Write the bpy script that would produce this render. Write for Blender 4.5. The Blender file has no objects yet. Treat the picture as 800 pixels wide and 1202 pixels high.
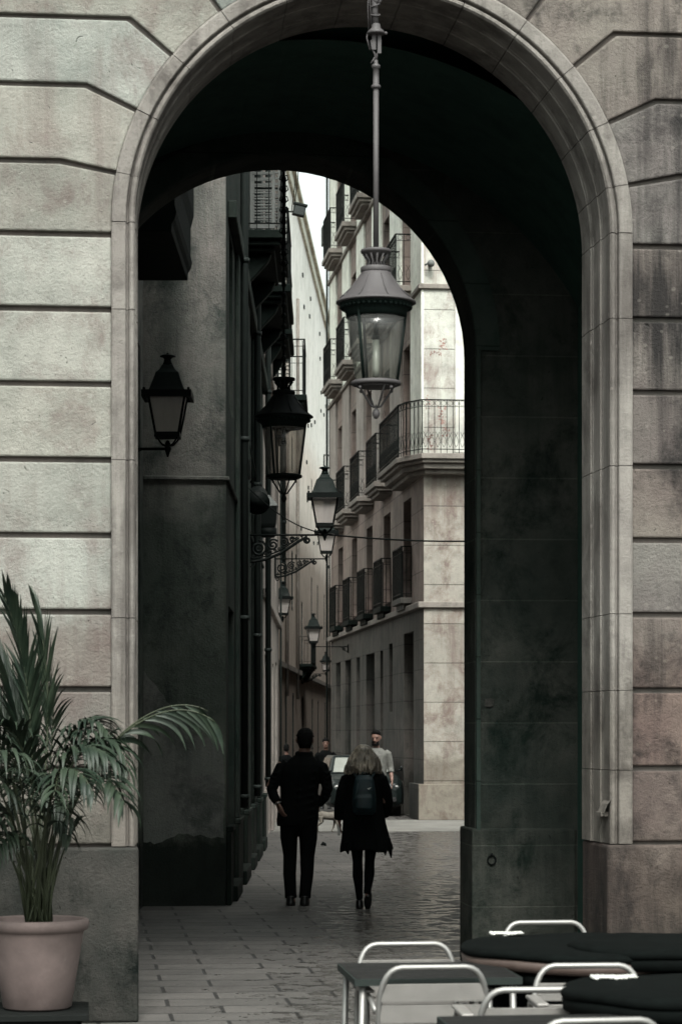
import bpy, bmesh, math, random
from math import sin, cos, tan, pi, radians, sqrt, atan2
from mathutils import Vector, Matrix, noise
random.seed(7)
S = bpy.context.scene
COL = S.collection

# ------------------------------------------------------------------ camera model
TH = radians(6.034); FPX = 2838.0
CAM = Vector((-1.648, -14.608, 1.74))
FW = Vector((sin(TH), cos(TH), 0)); RT = Vector((cos(TH), -sin(TH), 0))
def W(u, v, d):
    """point seen at photo pixel (u, v) standing d metres in front of the lens"""
    p = CAM + FW*d + RT*((u-400)/FPX*d)
    return Vector((p.x, p.y, 1.74 + (860-v)/FPX*d))

# ------------------------------------------------------------------ materials
def newmat(name):
    m = bpy.data.materials.new(name); m.use_nodes = True
    nt = m.node_tree; b = nt.nodes['Principled BSDF']
    return m, nt, b
def N(nt, t, **k):
    n = nt.nodes.new(t)
    for a, v in k.items():
        if a in n.inputs.keys(): n.inputs[a].default_value = v
        else: setattr(n, a, v)
    return n
def ramp(nt, src, stops):
    r = nt.nodes.new('ShaderNodeValToRGB'); e = r.color_ramp.elements
    e[0].position, e[0].color = stops[0][0], (*([stops[0][1]]*3 if not hasattr(stops[0][1], '__len__') else stops[0][1]), 1)
    e[1].position, e[1].color = stops[-1][0], (*([stops[-1][1]]*3 if not hasattr(stops[-1][1], '__len__') else stops[-1][1]), 1)
    for p, c in stops[1:-1]:
        x = e.new(p); x.color = (*([c]*3 if not hasattr(c, '__len__') else c), 1)
    nt.links.new(src, r.inputs[0]); return r
def mixc(nt, f, a, b, mode='MIX'):
    m = nt.nodes.new('ShaderNodeMix'); m.data_type = 'RGBA'; m.blend_type = mode
    for s, v in ((0, f), (6, a), (7, b)):
        if isinstance(v, bpy.types.NodeSocket): nt.links.new(v, m.inputs[s])
        elif s == 0: m.inputs[0].default_value = v
        else: m.inputs[s].default_value = (*v, 1)
    return m.outputs[2]
def coords(nt, world=True, scale=(1, 1, 1)):
    if world:
        g = nt.nodes.new('ShaderNodeNewGeometry'); o = g.outputs['Position']
    else:
        g = nt.nodes.new('ShaderNodeTexCoord'); o = g.outputs['Object']
    mp = nt.nodes.new('ShaderNodeMapping'); mp.inputs['Scale'].default_value = scale
    nt.links.new(o, mp.inputs[0]); return mp.outputs[0]
def noi(nt, co, sc, det=6, rough=.6, dist=0):
    n = nt.nodes.new('ShaderNodeTexNoise'); n.inputs['Scale'].default_value = sc
    n.inputs['Detail'].default_value = det; n.inputs['Roughness'].default_value = rough
    n.inputs['Distortion'].default_value = dist
    nt.links.new(co, n.inputs['Vector']); return n.outputs['Fac']

def stone(name, c1, c2, grime=(.05, .05, .045), g_amt=.6, streak=.6, scale=1.0, bump=.35, rough=.85, pits=True, bands=None, joints=None, spec=.25, tone=False, mortar=.3, chips=0):
    """weathered stone or render; bands = [(z, colour multiplier, softness)], joints = (width, height, mortar)"""
    m, nt, b = newmat(name); L = nt.links
    co = coords(nt)
    big = noi(nt, co, .9*scale, 5, .65); mid = noi(nt, co, 4.5*scale, 9, .72); fine = noi(nt, co, 45*scale, 6, .75)
    r1 = ramp(nt, big, [(.35, 0), (.65, 1)])
    col = mixc(nt, r1.outputs[0], c1, c2)
    r2 = ramp(nt, mid, [(.3, .72), (.5, 1), (.75, 1.12)])
    col = mixc(nt, 1.0, col, r2.outputs[0], 'MULTIPLY')
    r3 = ramp(nt, fine, [(.28, .6), (.45, 1)])
    col = mixc(nt, .55, col, r3.outputs[0], 'MULTIPLY')
    # rain streaks
    cs = coords(nt, True, (5.5, 5.5, .35)); st = noi(nt, cs, 1.0*scale, 7, .7)
    cb = coords(nt, True, (.6, .6, .6)); pb = noi(nt, cb, 1.0, 3, .5)
    mul = N(nt, 'ShaderNodeMath', operation='MULTIPLY'); L.new(st, mul.inputs[0]); L.new(pb, mul.inputs[1])
    r4 = ramp(nt, mul.outputs[0], [(.24, 0), (.36, streak)])
    col = mixc(nt, r4.outputs[0], col, grime)
    blot = noi(nt, coords(nt, True, (1, 1, .8)), 2.1*scale, 9, .75, .3)
    r5 = ramp(nt, blot, [(.50, 0), (.66, g_amt)])
    col = mixc(nt, r5.outputs[0], col, grime)
    if tone:
        at = nt.nodes.new('ShaderNodeAttribute'); at.attribute_name = 'tone'
        col = mixc(nt, 1.0, col, at.outputs['Color'], 'MULTIPLY')
    if chips:
        cv = nt.nodes.new('ShaderNodeTexVoronoi'); cv.inputs['Scale'].default_value = 9; L.new(coords(nt, True, (1, 1, 1.3)), cv.inputs['Vector'])
        cn = noi(nt, co, 2.3, 3, .6)
        ca = N(nt, 'ShaderNodeMath', operation='MULTIPLY_ADD'); L.new(cn, ca.inputs[0]); ca.inputs[1].default_value = -.22; L.new(cv.outputs['Distance'], ca.inputs[2])
        cr = ramp(nt, ca.outputs[0], [(-.0, chips), (.03, 0)]) ; cr.color_ramp.elements[0].position = 0.0
        col = mixc(nt, cr.outputs[0], col, tuple(min(1, 1.45*x) for x in c2))
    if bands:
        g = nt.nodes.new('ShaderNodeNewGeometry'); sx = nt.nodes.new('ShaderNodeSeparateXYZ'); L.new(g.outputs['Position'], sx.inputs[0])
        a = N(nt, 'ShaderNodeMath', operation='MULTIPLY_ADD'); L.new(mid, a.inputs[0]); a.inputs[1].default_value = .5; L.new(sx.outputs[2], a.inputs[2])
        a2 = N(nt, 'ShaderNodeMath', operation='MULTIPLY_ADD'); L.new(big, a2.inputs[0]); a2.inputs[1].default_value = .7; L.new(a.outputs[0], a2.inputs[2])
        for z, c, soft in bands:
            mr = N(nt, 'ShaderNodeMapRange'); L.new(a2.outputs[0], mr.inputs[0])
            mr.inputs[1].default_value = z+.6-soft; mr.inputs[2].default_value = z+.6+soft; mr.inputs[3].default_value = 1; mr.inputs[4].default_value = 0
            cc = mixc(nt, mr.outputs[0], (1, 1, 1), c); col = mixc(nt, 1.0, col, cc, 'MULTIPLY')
    h = fine
    hm = N(nt, 'ShaderNodeMath', operation='MULTIPLY_ADD'); L.new(mid, hm.inputs[0]); hm.inputs[1].default_value = .8; L.new(fine, hm.inputs[2]); h = hm.outputs[0]
    if pits:
        v = nt.nodes.new('ShaderNodeTexVoronoi'); v.inputs['Scale'].default_value = 9*scale; L.new(noisevec(nt, co), v.inputs['Vector'])
        rp = ramp(nt, v.outputs['Distance'], [(.03, 0), (.085, 1)])
        col = mixc(nt, .6, col, rp.outputs[0], 'MULTIPLY')
        h2 = N(nt, 'ShaderNodeMath', operation='MULTIPLY_ADD'); L.new(rp.outputs[0], h2.inputs[0]); h2.inputs[1].default_value = .8; L.new(h, h2.inputs[2]); h = h2.outputs[0]
    if joints:
        w, hh, mo = joints
        bt = nt.nodes.new('ShaderNodeTexBrick'); bt.inputs['Scale'].default_value = 1
        bt.inputs['Brick Width'].default_value = w; bt.inputs['Row Height'].default_value = hh; bt.inputs['Mortar Size'].default_value = mo
        bt.inputs['Color1'].default_value = (1, 1, 1, 1); bt.inputs['Color2'].default_value = (.84, .84, .84, 1); bt.inputs['Mortar'].default_value = (mortar, mortar, mortar*.97, 1)
        bt.inputs['Mortar Smooth'].default_value = .3
        g = nt.nodes.new('ShaderNodeNewGeometry'); sx = nt.nodes.new('ShaderNodeSeparateXYZ'); L.new(g.outputs['Position'], sx.inputs[0])
        ad = N(nt, 'ShaderNodeMath', operation='ADD'); L.new(sx.outputs[0], ad.inputs[0]); L.new(sx.outputs[1], ad.inputs[1])
        cx = nt.nodes.new('ShaderNodeCombineXYZ'); L.new(ad.outputs[0], cx.inputs[0]); L.new(sx.outputs[2], cx.inputs[1])
        L.new(cx.outputs[0], bt.inputs['Vector'])
        col = mixc(nt, .75, col, bt.outputs['Color'], 'MULTIPLY')
        h3 = N(nt, 'ShaderNodeMath', operation='MULTIPLY_ADD'); L.new(bt.outputs['Fac'], h3.inputs[0]); h3.inputs[1].default_value = -1.2; L.new(h, h3.inputs[2]); h = h3.outputs[0]
    L.new(col, b.inputs['Base Color']); b.inputs['Roughness'].default_value = rough; b.inputs['Specular IOR Level'].default_value = spec
    bp = N(nt, 'ShaderNodeBump'); bp.inputs['Strength'].default_value = bump; bp.inputs['Distance'].default_value = .02
    L.new(h, bp.inputs['Height']); L.new(bp.outputs[0], b.inputs['Normal'])
    return m
def noisevec(nt, co):
    n = nt.nodes.new('ShaderNodeTexNoise'); n.inputs['Scale'].default_value = 3
    nt.links.new(co, n.inputs['Vector'])
    a = nt.nodes.new('ShaderNodeVectorMath'); a.operation = 'ADD'; nt.links.new(co, a.inputs[0]); nt.links.new(n.outputs['Color'], a.inputs[1]); return a.outputs[0]

def plain(name, c, rough=.6, metal=0, var=.25, sc=8, bump=.1, spec=.4, world=False, dust=None):
    m, nt, b = newmat(name); L = nt.links
    co = coords(nt, world); n = noi(nt, co, sc, 6, .65)
    r = ramp(nt, n, [(.3, 1-var), (.7, 1+var*.6)])
    col = mixc(nt, 1.0, c, r.outputs[0], 'MULTIPLY')
    if dust:
        n2 = noi(nt, co, sc*3, 8, .8); r2 = ramp(nt, n2, [(.55, 0), (.75, .5)]); col = mixc(nt, r2.outputs[0], col, dust)
    L.new(col, b.inputs['Base Color'])
    rr = ramp(nt, n, [(.3, max(0, rough-.12)), (.7, min(1, rough+.12))]); L.new(rr.outputs[0], b.inputs['Roughness'])
    b.inputs['Metallic'].default_value = metal; b.inputs['Specular IOR Level'].default_value = spec
    bp = N(nt, 'ShaderNodeBump'); bp.inputs['Strength'].default_value = bump; bp.inputs['Distance'].default_value = .01
    L.new(n, bp.inputs['Height']); L.new(bp.outputs[0], b.inputs['Normal'])
    return m
def glassmat(name, tint=(.8, .82, .8), mix=.25, rough=.05, dirt=.25, base=(.12, .12, .115)):
    m, nt, b = newmat(name); L = nt.links
    out = nt.nodes['Material Output']; tr = nt.nodes.new('ShaderNodeBsdfTransparent'); tr.inputs[0].default_value = (*tint, 1)
    b.inputs['Base Color'].default_value = (*base, 1); b.inputs['Roughness'].default_value = rough; b.inputs['Specular IOR Level'].default_value = .9
    co = coords(nt, False, (9, 9, 1.2)); n = noi(nt, co, 2, 6, .7); r = ramp(nt, n, [(.35, mix), (.75, min(1, mix+dirt))])
    fr = N(nt, 'ShaderNodeLayerWeight'); fr.inputs[0].default_value = .35
    ad = N(nt, 'ShaderNodeMath', operation='ADD', use_clamp=True); L.new(r.outputs[0], ad.inputs[0]); L.new(fr.outputs['Facing'], ad.inputs[1])
    mu = N(nt, 'ShaderNodeMath', operation='MULTIPLY_ADD'); L.new(fr.outputs['Facing'], mu.inputs[0]); mu.inputs[1].default_value = .5; L.new(r.outputs[0], mu.inputs[2]); mu.use_clamp = True
    mx = nt.nodes.new('ShaderNodeMixShader'); L.new(mu.outputs[0], mx.inputs[0]); L.new(tr.outputs[0], mx.inputs[1]); L.new(b.outputs[0], mx.inputs[2]); L.new(mx.outputs[0], out.inputs[0])
    return m

M = {}
M['facade'] = stone('facade_stone', (.148, .155, .139), (.220, .219, .197), grime=(.098, .072, .067), g_amt=.65, streak=.45, bump=.7, tone=True, chips=.2, bands=[(2.45, (.70, .62, .60), .12), (1.25, (.42, .42, .40), .3)])
M['groove'] = stone('joint_shade_dirt', (.085, .075, .068), (.12, .10, .09), pits=False)  # joint dirt, darkened further to deepen the shadow line in the grooves
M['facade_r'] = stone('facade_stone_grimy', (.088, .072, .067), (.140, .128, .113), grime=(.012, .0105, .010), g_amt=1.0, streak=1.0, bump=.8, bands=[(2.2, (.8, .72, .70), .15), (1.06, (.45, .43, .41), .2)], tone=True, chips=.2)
M['mould'] = stone('moulding_stone', (.195, .182, .165), (.135, .122, .112), grime=(.038, .032, .029), g_amt=.75, streak=.7, chips=.4, bump=.5, bands=[(2.0, (.62, .6, .58), .3)], pits=False)
M['plinth'] = stone('plinth_stone', (.050, .046, .042), (.016, .019, .017), grime=(.005, .007, .006), g_amt=1, streak=.9, spec=.08, bump=.8)
M['passage_shade'] = stone('shade_darkened_stone', (.014, .019, .0165), (.046, .047, .041), grime=(.003, .007, .0055), g_amt=.9, streak=.5, joints=(60, .4535, .006), bump=.7, spec=.05, mortar=1.7)  # deep shade of the passage put into the stone's base colour
M['ring'] = stone('shade_dark_ring_stone', (.021, .030, .026), (.030, .037, .032), grime=(.010, .020, .016), spec=.05, g_amt=.8, joints=(60, .46, .006))  # rear ring stone, with the passage shade put into its colour too
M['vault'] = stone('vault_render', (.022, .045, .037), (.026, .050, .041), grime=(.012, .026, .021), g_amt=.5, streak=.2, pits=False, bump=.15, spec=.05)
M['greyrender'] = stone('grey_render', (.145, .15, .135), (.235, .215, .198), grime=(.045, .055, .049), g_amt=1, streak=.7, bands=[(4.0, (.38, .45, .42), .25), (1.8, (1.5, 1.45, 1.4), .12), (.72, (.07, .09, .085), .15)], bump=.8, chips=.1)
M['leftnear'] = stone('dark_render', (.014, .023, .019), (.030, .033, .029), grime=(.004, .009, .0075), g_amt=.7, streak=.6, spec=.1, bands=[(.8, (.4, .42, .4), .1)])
M['leftfar'] = stone('rosy_render', (.21, .18, .165), (.25, .22, .20), grime=(.06, .055, .05), g_amt=.5, streak=.5)
M['pale'] = stone('pale_render', (.74, .75, .70), (.80, .80, .76), grime=(.40, .41, .36), g_amt=.25, streak=.35, scale=.5, pits=False, bands=[(13.6, (.78, .70, .66), .9), (9.3, (.66, .62, .60), .5), (4.0, (.6, .58, .56), .2)])  # height bands paint the lane's shade into the lower storeys
M['rb_plaster'] = stone('pale_plaster', (.66, .68, .60), (.74, .75, .68), grime=(.2, .17, .15), g_amt=.3, streak=.3, pits=False)
M['rb_plaster_rosy'] = stone('rosy_plaster', (.27, .24, .218), (.33, .30, .275), grime=(.12, .10, .09), g_amt=.4, streak=.4, pits=False)
M['rb_plaster_end'] = stone('end_wall_plaster', (.46, .46, .42), (.54, .54, .49), grime=(.2, .15, .13), g_amt=.4, streak=.3, pits=False)
M['rb_stone'] = stone('rosy_stone', (.21, .160, .142), (.26, .212, .185), grime=(.07, .06, .053), g_amt=.6, streak=.5, joints=(5, .62, .012))
M['rb_front'] = stone('corner_ashlar', (.31, .305, .276), (.44, .44, .395), grime=(.15, .095, .082), g_amt=.7, streak=.5, bump=.6, chips=.2, joints=(5.2, .78, .012), bands=[(6.9, (.66, .62, .60), .1), (1.3, (.6, .57, .54), .15)])
M['rb_low'] = stone('street_ashlar', (.062, .060, .054), (.090, .080, .072), grime=(.022, .024, .021), g_amt=.8, streak=.7, joints=(3.4, .6, .014), bands=[(1.0, (.5, .52, .5), .15)])
M['patch'] = stone('patched_render', (.115, .122, .112), (.15, .147, .137), grime=(.035, .04, .037), g_amt=.8, streak=.5, bump=.8)
M['cornice_pale'] = stone('pale_cornice', (.62, .64, .54), (.68, .69, .60), grime=(.3, .3, .25), pits=False)
M['poster'] = plain('faded_poster', (.25, .155, .135), .9, var=.6, sc=9, world=True)
M['iron'] = plain('black_iron', (.0022, .0034, .0030), .65, .0, spec=.08)
M['lampiron'] = plain('lit_lantern_iron', (.042, .038, .039), .65, .0, var=.2, dust=(.075, .07, .07))  # lit copy of the lantern iron, brightness put into its colour
M['lampiron_dark'] = plain('dark_green_iron', (.0028, .0060, .0050), .6, .0, spec=.08)
M['glass'] = glassmat('lantern_glass', (.86, .88, .84), .08, .08, .22)
M['milk'] = glassmat('dusty_lantern_glass', (.72, .70, .67), .5, .5, .10, (.46, .42, .395))
M['streaky'] = glassmat('streaky_lantern_glass', (.80, .78, .75), .16, .3, .3, (.12, .11, .10))
M['winglass'] = plain('window_glass', (.006, .010, .009), .2, 0, var=.2, spec=.35)
M['frame'] = plain('dark_window_frame', (.010, .014, .0125), .7, spec=.2)
M['shutter'] = plain('grey_shutter', (.085, .09, .085), .7, dust=(.14, .14, .13))
M['door'] = plain('dark_timber_door', (.008, .011, .0095), .7, spec=.15, dust=(.02, .021, .019))
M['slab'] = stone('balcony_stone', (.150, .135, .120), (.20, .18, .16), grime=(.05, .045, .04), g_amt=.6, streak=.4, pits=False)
M['slab_dark'] = stone('dark_balcony_stone', (.0035, .0065, .0055), (.006, .009, .0075), grime=(.002, .0035, .003), pits=False, spec=.08)  # near-black copy of the balcony stone
M['roof'] = plain('roof_tile', (.12, .07, .05), .9, world=True)
M['alu'] = plain('brushed_aluminium', (.20, .195, .187), .45, .7, var=.12, sc=5, bump=.03)
M['slat'] = plain('satin_aluminium_slat', (.18, .17, .16), .5, .3, var=.12, sc=14, bump=.05)
M['tabletop'] = plain('dark_table_top', (.008, .008, .0078), .6, .0, spec=.15, dust=(.02, .018, .017))
M['cloth_black'] = plain('black_cover', (.0022, .003, .0028), .95, spec=.04, var=.4, sc=14, bump=.3)
M['tan'] = plain('tan_rim', (.055, .038, .032), .55)
M['bulb'] = plain('bulb_glass', (.22, .22, .205), .3)
M['white'] = plain('white_print', (.45, .45, .42), .7)
M['pot'] = plain('pink_terracotta', (.125, .093, .087), .8, var=.3, sc=5, bump=.3, dust=(.17, .135, .13))
M['soil'] = plain('potting_soil', (.02, .017, .013), .95)
M['skin'] = plain('skin', (.15, .085, .065), .55, var=.1, bump=.03)
M['jacket'] = plain('black_jacket', (.0025, .003, .003), .95, spec=.08, var=.35, sc=10, bump=.3)
M['trouser'] = plain('dark_trousers', (.0025, .003, .0032), .95, spec=.08, var=.35, sc=9, bump=.3)
M['shoe'] = plain('black_leather', (.010, .010, .010), .4)
M['shirt'] = plain('grey_patterned_shirt', (.10, .10, .09), .8, var=.55, sc=22, bump=.2)
M['hair_dark'] = plain('dark_hair', (.004, .004, .0038), .8, spec=.08, var=.4, sc=40, bump=.4)
M['teal'] = plain('teal_nylon', (.006, .018, .022), .6, var=.4, sc=12, bump=.3)
M['fur'] = plain('tan_fur', (.125, .112, .094), .9, var=.3, sc=20, bump=.4)
M['carpaint'] = plain('dark_green_car_paint', (.005, .008, .0075), .4, .0, var=.1, spec=.25)
M['rubber'] = plain('tyre_rubber', (.012, .012, .012), .85)
M['carglass'] = plain('windscreen_glass', (.55, .57, .52), .15, .6, var=.1, spec=1)
M['lens'] = plain('headlamp_lens', (.5, .5, .48), .15, .3)
M['plate'] = plain('number_plate', (.6, .6, .55), .5)
M['wood_dark'] = plain('dark_timber', (.006, .007, .0065), .8, spec=.1)

def hairmat():
    m, nt, b = newmat('blond_hair'); L = nt.links
    co = coords(nt, False, (38, 38, 2.5)); n = noi(nt, co, 1, 5, .7, .4)
    n2 = noi(nt, coords(nt, False, (6, 6, 5)), 1, 3, .5)
    r = ramp(nt, n, [(.3, (.035, .028, .02)), (.48, (.19, .155, .118)), (.68, (.46, .40, .33))])
    r2 = ramp(nt, n2, [(.4, .5), (.6, 1.1)])
    c = mixc(nt, 1.0, r.outputs[0], r2.outputs[0], 'MULTIPLY'); L.new(c, b.inputs['Base Color']); b.inputs['Roughness'].default_value = .5
    bp = N(nt, 'ShaderNodeBump'); bp.inputs['Strength'].default_value = .8; bp.inputs['Distance'].default_value = .01; L.new(n, bp.inputs['Height']); L.new(bp.outputs[0], b.inputs['Normal'])
    return m
M['hair_blond'] = hairmat()
def leafmat():
    m, nt, b = newmat('palm_leaf'); L = nt.links
    n = noi(nt, coords(nt, False), 5, 4, .6); r = ramp(nt, n, [(.35, (.004, .010, .006)), (.65, (.019, .028, .017))])
    L.new(r.outputs[0], b.inputs['Base Color']); b.inputs['Roughness'].default_value = .5; b.inputs['Specular IOR Level'].default_value = .22
    return m
M['leaf'] = leafmat()
M['stem'] = plain('palm_stem', (.022, .028, .013), .6, var=.4)

def paving():
    m, nt, b = newmat('stone_paving'); L = nt.links
    co = coords(nt)
    g = nt.nodes.new('ShaderNodeTexBrick'); g.inputs['Scale'].default_value = 1; g.inputs['Brick Width'].default_value = .78; g.inputs['Row Height'].default_value = .40
    g.inputs['Mortar Size'].default_value = .015; g.inputs['Mortar Smooth'].default_value = .3; g.offset = .43
    g.inputs['Color1'].default_value = (1, 1, 1, 1); g.inputs['Color2'].default_value = (.62, .62, .62, 1); g.inputs['Mortar'].default_value = (.10, .10, .10, 1)
    wob = nt.nodes.new('ShaderNodeTexNoise'); wob.inputs['Scale'].default_value = 1.3; L.new(co, wob.inputs['Vector'])
    sc = nt.nodes.new('ShaderNodeVectorMath'); sc.operation = 'SCALE'; sc.inputs['Scale'].default_value = .018; L.new(wob.outputs['Color'], sc.inputs[0])
    ad = nt.nodes.new('ShaderNodeVectorMath'); ad.operation = 'ADD'; L.new(co, ad.inputs[0]); L.new(sc.outputs[0], ad.inputs[1]); L.new(ad.outputs[0], g.inputs['Vector'])
    big = noi(nt, co, .7, 5, .6); mid = noi(nt, co, 5, 8, .7); fine = noi(nt, co, 40, 6, .7); undul = noi(nt, coords(nt, True, (1.1, 5.5, 1)), 1.5, 5, .65)
    c = mixc(nt, ramp(nt, big, [(.35, 0), (.65, 1)]).outputs[0], (.056, .053, .049), (.088, .081, .075))
    c = mixc(nt, .95, c, g.outputs['Color'], 'MULTIPLY')
    c = mixc(nt, 1.0, c, ramp(nt, mid, [(.3, .82), (.7, 1.12)]).outputs[0], 'MULTIPLY')
    c = mixc(nt, .5, c, ramp(nt, fine, [(.3, .5), (.55, 1.1)]).outputs[0], 'MULTIPLY')
    # wet patch along the right of the lane
    ps = nt.nodes.new('ShaderNodeNewGeometry'); sx = nt.nodes.new('ShaderNodeSeparateXYZ'); L.new(ps.outputs['Position'], sx.inputs[0])
    a = N(nt, 'ShaderNodeMath', operation='MULTIPLY_ADD'); L.new(sx.outputs[1], a.inputs[0]); a.inputs[1].default_value = -.155; L.new(sx.outputs[0], a.inputs[2])   # x - .155 y
    s1 = N(nt, 'ShaderNodeMath', operation='SUBTRACT'); L.new(a.outputs[0], s1.inputs[0]); s1.inputs[1].default_value = .05
    s2 = N(nt, 'ShaderNodeMath', operation='ABSOLUTE'); L.new(s1.outputs[0], s2.inputs[0])
    mr = N(nt, 'ShaderNodeMapRange'); L.new(s2.outputs[0], mr.inputs[0]); mr.inputs[1].default_value = .25; mr.inputs[2].default_value = 1.3; mr.inputs[3].default_value = 1; mr.inputs[4].default_value = 0
    wn = noi(nt, coords(nt, True, (1.6, 1.5, 1)), 3.2, 9, .72); 
    w2 = N(nt, 'ShaderNodeMath', operation='MULTIPLY_ADD'); L.new(mr.outputs[0], w2.inputs[0]); w2.inputs[1].default_value = .17; L.new(wn, w2.inputs[2])
    wet = ramp(nt, w2.outputs[0], [(.625, 0), (.675, 1)]).outputs[0]
    c = mixc(nt, wet, c, mixc(nt, 1.0, c, (.75, .75, .75), 'MULTIPLY')); L.new(c, b.inputs['Base Color'])
    rr = mixc(nt, wet, ramp(nt, mid, [(.3, .55), (.7, .8)]).outputs[0], (.11, .11, .11)); L.new(rr, b.inputs['Roughness'])
    h = N(nt, 'ShaderNodeMath', operation='MULTIPLY_ADD'); L.new(g.outputs['Fac'], h.inputs[0]); h.inputs[1].default_value = -.9; mh = N(nt, 'ShaderNodeMath', operation='MULTIPLY'); L.new(mid, mh.inputs[0]); mh.inputs[1].default_value = .55; L.new(mh.outputs[0], h.inputs[2])
    h1 = N(nt, 'ShaderNodeMath', operation='MULTIPLY_ADD'); L.new(undul, h1.inputs[0]); h1.inputs[1].default_value = .5; L.new(h.outputs[0], h1.inputs[2])
    h2 = N(nt, 'ShaderNodeMath', operation='MULTIPLY_ADD'); L.new(fine, h2.inputs[0]); h2.inputs[1].default_value = .35; L.new(h1.outputs[0], h2.inputs[2])
    bp = N(nt, 'ShaderNodeBump'); sm = N(nt, 'ShaderNodeMapRange'); L.new(wet, sm.inputs[0]); sm.inputs[3].default_value = .42; sm.inputs[4].default_value = .42; L.new(sm.outputs[0], bp.inputs['Strength']); bp.inputs['Distance'].default_value = .022; L.new(h2.outputs[0], bp.inputs['Height']); L.new(bp.outputs[0], b.inputs['Normal'])
    b.inputs['Specular IOR Level'].default_value = .45
    return m
M['paving'] = paving()
M['concrete'] = stone('pale_concrete', (.115, .112, .103), (.16, .155, .142), grime=(.06, .057, .05), g_amt=.5, streak=.1)

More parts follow.
